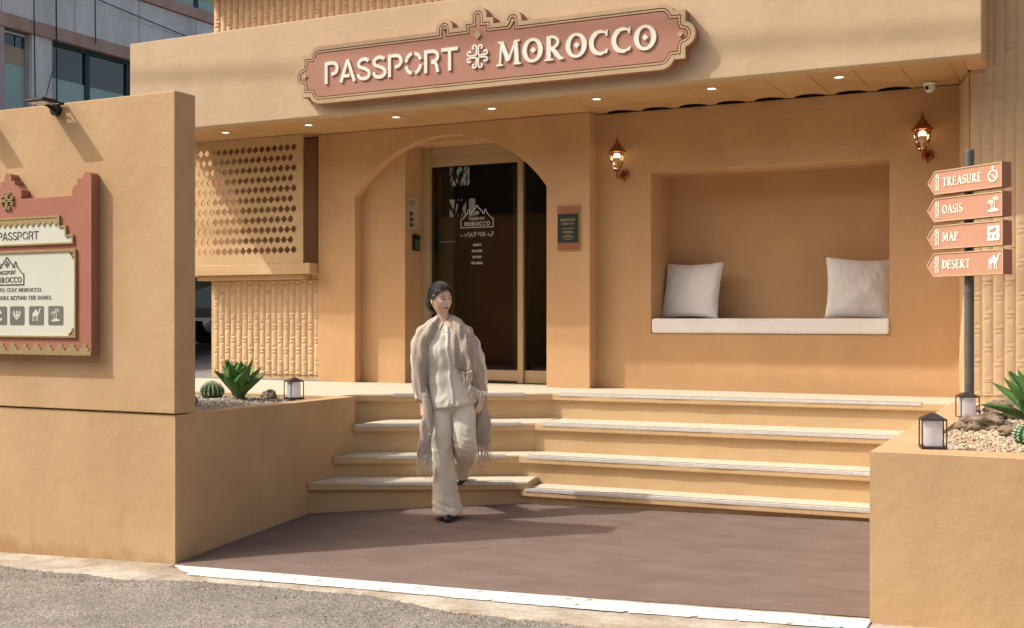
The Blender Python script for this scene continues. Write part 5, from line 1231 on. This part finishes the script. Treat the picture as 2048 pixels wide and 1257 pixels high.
for j in range(nv):
    for i in range(nu):
        ks = ((j, i), (j, (i+1) % nu), (j+1, (i+1) % nu), (j+1, i))
        if sum(k in keep for k in ks) >= 3: F.append(tuple(k[0]*nu+k[1] for k in ks))
hair.add(V, F)
# low bunch of hair
rows = [[0, .082, .045, .022], [-.004, .104, .030, .038], [-.006, .118, -.005, .046], [-.006, .116, -.045, .044], [-.004, .104, -.082, .032], [0, .092, -.108, .012]]
rs = []
for x, y, z, r_ in smooth_path(rows, 16): rs.append([tuple(H((x+r_*math.cos(2*math.pi*k/28)*(1+.05*math.sin(k*1.7)), y+r_*.82*math.sin(2*math.pi*k/28)*(1+.05*math.cos(k*2.3)), z))) for k in range(28)])
loft(hair, rs)
ho = hair.obj('hair', HAIR, per, True); bm = bmesh.new(); bm.from_mesh(ho.data); bmesh.ops.delete(bm, geom=[v for v in bm.verts if not v.link_faces], context='VERTS'); bm.to_mesh(ho.data); bm.free()
so_ = ho.modifiers.new('thick', 'SOLIDIFY'); so_.thickness = .006; so_.offset = -1
rh = random.Random(8); st = MB()
for k in range(420):
    x0 = rh.uniform(-.98, .98); z0 = rh.uniform(.35, .98) if abs(x0) < .8 else rh.uniform(-.05, .6); y0 = -math.sqrt(max(0, 1-min(1, x0*x0+z0*z0)))*rh.choice([1, 1, -1]); 
    if not hmask(x0, y0, z0): continue
    p0 = Vector((x0, y0, z0)).normalized(); p1 = Vector((x0*.35, .92, -.1+rh.uniform(-.2, .4))).normalized(); pts = []
    for i in range(9):
        q = p0.lerp(p1, i/8).normalized(); pts.append(H(hairpt(q.x, q.y, q.z, (k % 7)*.0007+.0012*math.sin(i*.8+k)+(.004*math.sin(i/8*3.14) if k % 5 == 0 else 0))))
    st.tube(pts, [.0006]+[.0013]*7+[.0006], 4, False)
for k in range(16):   # loose wisps by the ear and temple
    s = rh.choice([-1, -1, 1]); q = Vector((s*.90, -.25+rh.uniform(-.15, .15), .25)).normalized(); p = H(hairpt(q.x, q.y, q.z, .001)); L = rh.uniform(.05, .10); d = HR @ Vector((s*.10, -.1+rh.uniform(-.15, .25), -1)); w_ = rh.uniform(-.008, .008)
    st.tube([p+d*L*i/5+HR @ Vector((s*.006*math.sin(i*.9)+.0, w_*math.sin(i*.7), 0)) for i in range(6)], [.0009, .0009, .0008, .0007, .0005, .0003], 4, False)
so2 = st.obj('hair_strands', HAIR, per, True); so2['kind'] = 'stuff'
# trousers
tr = MB()
fl = lambda a: (lambda t, z: 1+a*(.5*math.sin(3*t+5*z)+.35*math.sin(5*t-9*z)+.5*NZ(math.cos(t)*1.6, math.sin(t)*1.6, z*5)))
hloft(tr, [(.93, .03, .03, .14, .10), (.86, .035, .03, .150, .112), (.80, .037, .025, .145, .110), (.765, .037, .03, .11, .08)], 10, fl(.01))
hloft(tr, [(.88, -.040, .03, .082, .100), (.75, -.043, .0, .084, .092), (.60, -.040, -.012, .080, .088), (.45, -.036, -.008, .078, .086), (.30, -.022, .0, .082, .088), (.16, -.006, .005, .092, .096), (.07, .0, .0, .102, .106), (.040, .0, .0, .104, .110)], 40, fl(.05))
pts = smooth_path([[.110, .03, .88, .088, .100], [.120, -.010, .75, .086, .096], [.132, -.045, .62, .080, .086], [.138, -.040, .535, .076, .080], [.128, .06, .47, .078, .076], [.112, .20, .405, .078, .076], [.098, .33, .345, .076, .076], [.090, .42, .300, .078, .080]], 34)
rs = []
for i, (x, y, z, rx, ry) in enumerate(pts):
    a = pts[max(i-1, 0)]; b = pts[min(i+1, len(pts)-1)]; d = Vector((b[0]-a[0], b[1]-a[1], b[2]-a[2])).normalized(); ax = Vector((1, 0, 0)); ay = ax.cross(d).normalized(); ax = d.cross(ay).normalized()*-1
    rs.append(ring((x, y, z), rx, ry, 40, lambda t, z=z: fl(.05)(t, z), 0, (ax, ay)))
loft(tr, rs)
def wr(p, n):
    a = .006*NZ(p.x*18, p.y*16, p.z*4)+.0035*NZ(p.x*34+5, p.y*30, p.z*16)+.005*(1-abs(3*NZ(p.x*12+p.z*2, 3, p.z*3)))*.7
    k = math.exp(-((p.z-.55)/.10)**2)+math.exp(-((p.z-.10)/.10)**2)*1.2
    return a+k*.006*NZ(p.x*9+3, p.y*9, p.z*34+p.x*14)+.004*(1-abs(NZ(p.x*11, 2, p.z*4)*2))*(.4+k)
remesh(tr, 'trousers', TROU, .0060, wr, 2)
# blouse with sleeves
bl = MB()
hloft(bl, [(1.425, -.024, .032, .058, .054), (1.405, -.022, .032, .095, .066), (1.375, -.02, .03, .150, .084), (1.31, -.015, .022, .160, .104), (1.22, -.010, .012, .156, .118), (1.10, 0, .014, .146, .108), (.98, .018, .014, .150, .112), (.88, .034, .012, .160, .122), (.825, .042, .010, .166, .128)], 44,
      lambda t, z: 1+max(0, (1.25-z))*.12*(math.sin(7*t+2*z)*.5+NZ(math.cos(t)*2.5, math.sin(t)*2.5, z*2.5)), tilt=.13)
for pts, rr in (([(-.13, .03, 1.365), (-.20, .04, 1.24), (-.207, .05, 1.10), (-.195, .0, .97), (-.180, -.036, .875)], [.062, .058, .055, .050, .045]), ([(.10, .03, 1.365), (.19, .04, 1.24), (.227, .05, 1.10), (.240, .03, .98), (.246, .012, .895)], [.062, .058, .055, .050, .046])):
    rows = smooth_path([[*p, r_] for p, r_ in zip(pts, rr)], 20); bl.tube([q[:3] for q in rows], [q[3]*(1+.05*math.sin(i*1.9)) for i, q in enumerate(rows)], 18)
def wb(p, n):
    v = .007*NZ(p.x*15, p.y*14, p.z*3.2)+.0045*NZ(p.x*30+9, p.y*26, p.z*13)
    v += .008*(1-abs(2.4*NZ(p.x*11+p.z*2.0, 4, p.z*2.4)))*.8+.0035*(1-abs(3*NZ(p.x*14-p.z*5, 9, p.z*7)))
    return v*(1 if p.z < 1.34 else .4)
bo = remesh(bl, 'blouse', LINEN, .0055, wb, 1)
from mathutils.bvhtree import BVHTree
def front(o, x, z, off=.002):
    if o.name not in front.c: front.c[o.name] = BVHTree.FromPolygons([v.co.copy() for v in o.data.vertices], [tuple(p.vertices) for p in o.data.polygons])
    bv = front.c[o.name]
    h_ = bv.ray_cast(Vector((x, -1.5, z)), Vector((0, 1, 0))); return Vector((x, h_[0].y-off, z)) if h_[0] else None
front.c = {}
pk = MB(); rows = []
for i in range(41):
    z = lerp(1.405, .845, i/40); x = lerp(.000, .048, (i/40)**1.2)+.004*math.sin(i*.4); a, b = front(bo, x-.013, z, .0035), front(bo, x+.013, z, .0035)
    if a and b: rows.append((a, b))
V = []; 
for a, b in rows: V += [a, b, b+Vector((0, .006, 0)), a+Vector((0, .006, 0))]
F = []
for i in range(len(rows)-1):
    for k in range(4): F.append((i*4+k, i*4+(k+1) % 4, (i+1)*4+(k+1) % 4, (i+1)*4+k))
pk.add(V, F).obj('placket', LINEN, per, True)
for z in (1.36, 1.26, 1.16, 1.06, .96):
    p = front(bo, lerp(0, .048, ((1.405-z)/.56)**1.2), z, .0045)
    if p: q = MB().lathe([(.0003, .0015), (.0048, .0012), (.0052, 0), (.0003, -.001)], n=12).obj('button', EYEW, per, True); q.location = p; q.rotation_euler = (R(90), 0, 0)
# chest pocket seams and collar
for s in (-1, 1):
    pts_ = [(-.024+s*.004, -.026, 1.432), (-.024+s*.036, -.014, 1.452), (-.024+s*.056, .020, 1.462), (-.024+s*.060, .018, 1.436), (-.024+s*.050, -.030, 1.418), (-.024+s*.028, -.062, 1.385)]
    V = [tuple(p) for p in pts_]+[tuple(Vector(p)+Vector((0, .006, -.002))) for p in pts_]
    F = [(0, 1, 4, 5), (1, 2, 3, 4), (6, 11, 10, 7), (7, 10, 9, 8)]+[(i, i+6, (i+1) % 6+6, (i+1) % 6) for i in range(6)]
    co = meshobj('collar', V, F, PEACH, per, False); bm = bmesh.new(); bm.from_mesh(co.data); bmesh.ops.recalc_face_normals(bm, faces=bm.faces); bm.to_mesh(co.data); bm.free(); bevel(co, .002)
# shawl
sh = MB(); 
ff = lambda t, z: 1+.09*math.sin(6*t+3*z)*.6+.08*NZ(math.cos(t)*3, math.sin(t)*3, z*3)
hloft(sh, [(1.482, -.070, .045, .020, .040), (1.455, -.085, .035, .040, .072), (1.42, -.108, .030, .066, .095), (1.38, -.130, .030, .092, .108), (1.32, -.160, .028, .096, .120), (1.22, -.182, .022, .086, .118), (1.12, -.196, .015, .072, .106), (1.02, -.200, .005, .060, .094), (.94, -.194, -.010, .050, .080), (.88, -.186, -.022, .040, .066), (.852, -.180, -.026, .030, .05)], 50, ff)
hloft(sh, [(.92, -.150, -.075, .022, .020), (.82, -.135, -.100, .030, .018), (.72, -.140, -.115, .040, .016), (.58, -.150, -.125, .048, .014), (.465, -.152, -.120, .050, .010)], 30, ff)
hloft(sh, [(1.486, .028, .045, .018, .040), (1.46, .045, .030, .040, .075), (1.42, .070, .024, .066, .098), (1.38, .096, .022, .088, .112), (1.32, .124, .020, .090, .122), (1.24, .144, .014, .092, .124), (1.16, .160, .008, .094, .120), (1.10, .180, .006, .084, .112), (1.04, .206, .008, .066, .098), (.98, .228, .010, .052, .084), (.93, .240, .012, .044, .07)], 50, ff)
hloft(sh, [(.98, .235, .045, .035, .05), (.86, .240, .050, .045, .05), (.74, .248, .055, .055, .045), (.62, .252, .06, .060, .035), (.52, .255, .06, .058, .020)], 30, ff)
hloft(sh, [(1.47, -.02, .085, .07, .020), (1.42, -.015, .105, .14, .040), (1.34, -.01, .115, .20, .050), (1.20, 0, .120, .215, .050), (1.05, .01, .125, .215, .045), (.95, .01, .13, .205, .035), (.88, .01, .13, .19, .02)], 30, ff)
def ws(p, n):
    f = 10*p.x+3*p.z if p.x < 0 else 10*p.x-3*p.z
    v = .007*math.sin(f*6.28*1.1+2*NZ(p.x*5, p.y*5, p.z*3))+.006*NZ(p.x*14, p.y*14, p.z*3)
    return v*(.35+.65*min(1, max(0, (1.46-p.z)/.1)))+.001*NZ(p.x*120, p.y*120, p.z*120)
sho = remesh(sh, 'shawl', KNIT, .0060, ws, 1)
fg = MB(); rf = random.Random(2)
def fringe(a, b, n, L, spread=.01):
    a, b = Vector(a), Vector(b)
    for i in range(n):
        p = a.lerp(b, (i+rf.random()*.6)/n)+Vector((0, rf.uniform(-.012, .006), 0)); l = L*rf.uniform(.7, 1.2); dx = rf.uniform(-spread, spread)*2; pts = []
        for k in range(7): u = k/6; pts.append(p+Vector((dx*u+.006*math.sin(u*5+i)*u, -.004*math.sin(u*4+i*2)*u, -l*u)))
        fg.tube(pts, [.0036, .0028, .0024, .0032, .0024, .0020, .0012], 5)
fringe((-.200, -.122, .475), (-.106, -.122, .49), 24, .16, .022)
fringe((-.178, -.13, .66), (-.085, -.13, .62), 10, .09, .02)
fringe((-.185, -.125, .60), (-.16, -.12, .48), 7, .10, .02)
fringe((.198, .03, .53), (.312, .05, .55), 28, .16, .026)
fringe((.285, .04, .66), (.305, .05, .60), 6, .12, .03)
# diagonal lower edge of the upper layer, over the blouse
e = [(.072, 1.120), (.105, 1.085), (.150, 1.075), (.185, 1.09)]
for (xa_, za_), (xb_, zb_) in zip(e, e[1:]):
    pa = front(sho, (xa_+xb_)/2, (za_+zb_)/2+.01, .006)
    y_ = (pa.y if pa else -.12)-.022; fringe((xa_, y_, za_), (xb_, y_, zb_), 8, .095, .006)
for (xa_, za_), (xb_, zb_) in zip([(.165, 1.0), (.20, .965), (.24, .94)], [(.20, .965), (.24, .94), (.285, .935)]): fringe((xa_, -.125, za_), (xb_, -.105, zb_), 8, .075, .012)
fo = fg.obj('shawl_fringe', FRING, per, True); fo['kind'] = 'stuff'
# front flap of the shawl whose slanting edge carries the fringe
fl_ = MB(); V = []; F = []; nx_, nz_ = 14, 18
for j in range(nz_+1):
    v = j/nz_
    for i in range(nx_+1):
        u = i/nx_; xt = lerp(.046, lerp(.135, .190, v), u); zb = lerp(1.115, 1.075, min(1, u*1.6)) if u < .75 else lerp(1.075, 1.10, (u-.75)/.25)
        z = lerp(1.445-.06*u, zb, v); x = xt+lerp(0, .012, v)*(1-u); p = front(sho, x, z, .006); y = p.y if p else -.10
        pb = front(bo, x, z, .010); y = min(y, pb.y if pb else y); V.append((x, y-.010*v-.006-.006*math.sin(u*14+v*3), z))
for j in range(nz_):
    for i in range(nx_): a = j*(nx_+1)+i; F.append((a, a+nx_+1, a+nx_+2, a+1))
ff_ = meshobj('shawl_flap', V, F, KNIT, per, True); sm = ff_.modifiers.new('t', 'SOLIDIFY'); sm.thickness = .006; sm.offset = 0
# shoes
def shoe(c, pitch, yaw, sc=1):
    rows = [(.085, .022, .030), (.06, .034, .040), (.0, .037, .040), (-.06, .044, .034), (-.11, .042, .026), (-.145, .024, .018), (-.155, .006, .008)]
    M = Matrix.Translation(c) @ Matrix.Rotation(yaw, 4, 'Z') @ Matrix.Rotation(pitch, 4, 'X'); mb = MB(); rs = []
    for y, rx, h_ in rows: rs.append([tuple(M @ Vector((rx*math.cos(2*math.pi*k/20), y, max(.0, h_+h_*math.sin(2*math.pi*k/20))))) for k in range(20)])
    loft(mb, rs); o = mb.obj('shoe', SHOE, per, True); 
    bm = bmesh.new(); bm.from_mesh(o.data); bmesh.ops.recalc_face_normals(bm, faces=bm.faces); bm.to_mesh(o.data); bm.free()
    sb = o.modifiers.new('sub', 'SUBSURF'); sb.levels = 1; sb.render_levels = 1
shoe(Vector((.0, .0, .0)), 0, R(4)); shoe(Vector((.084, .53, .222)), R(14), R(-4))
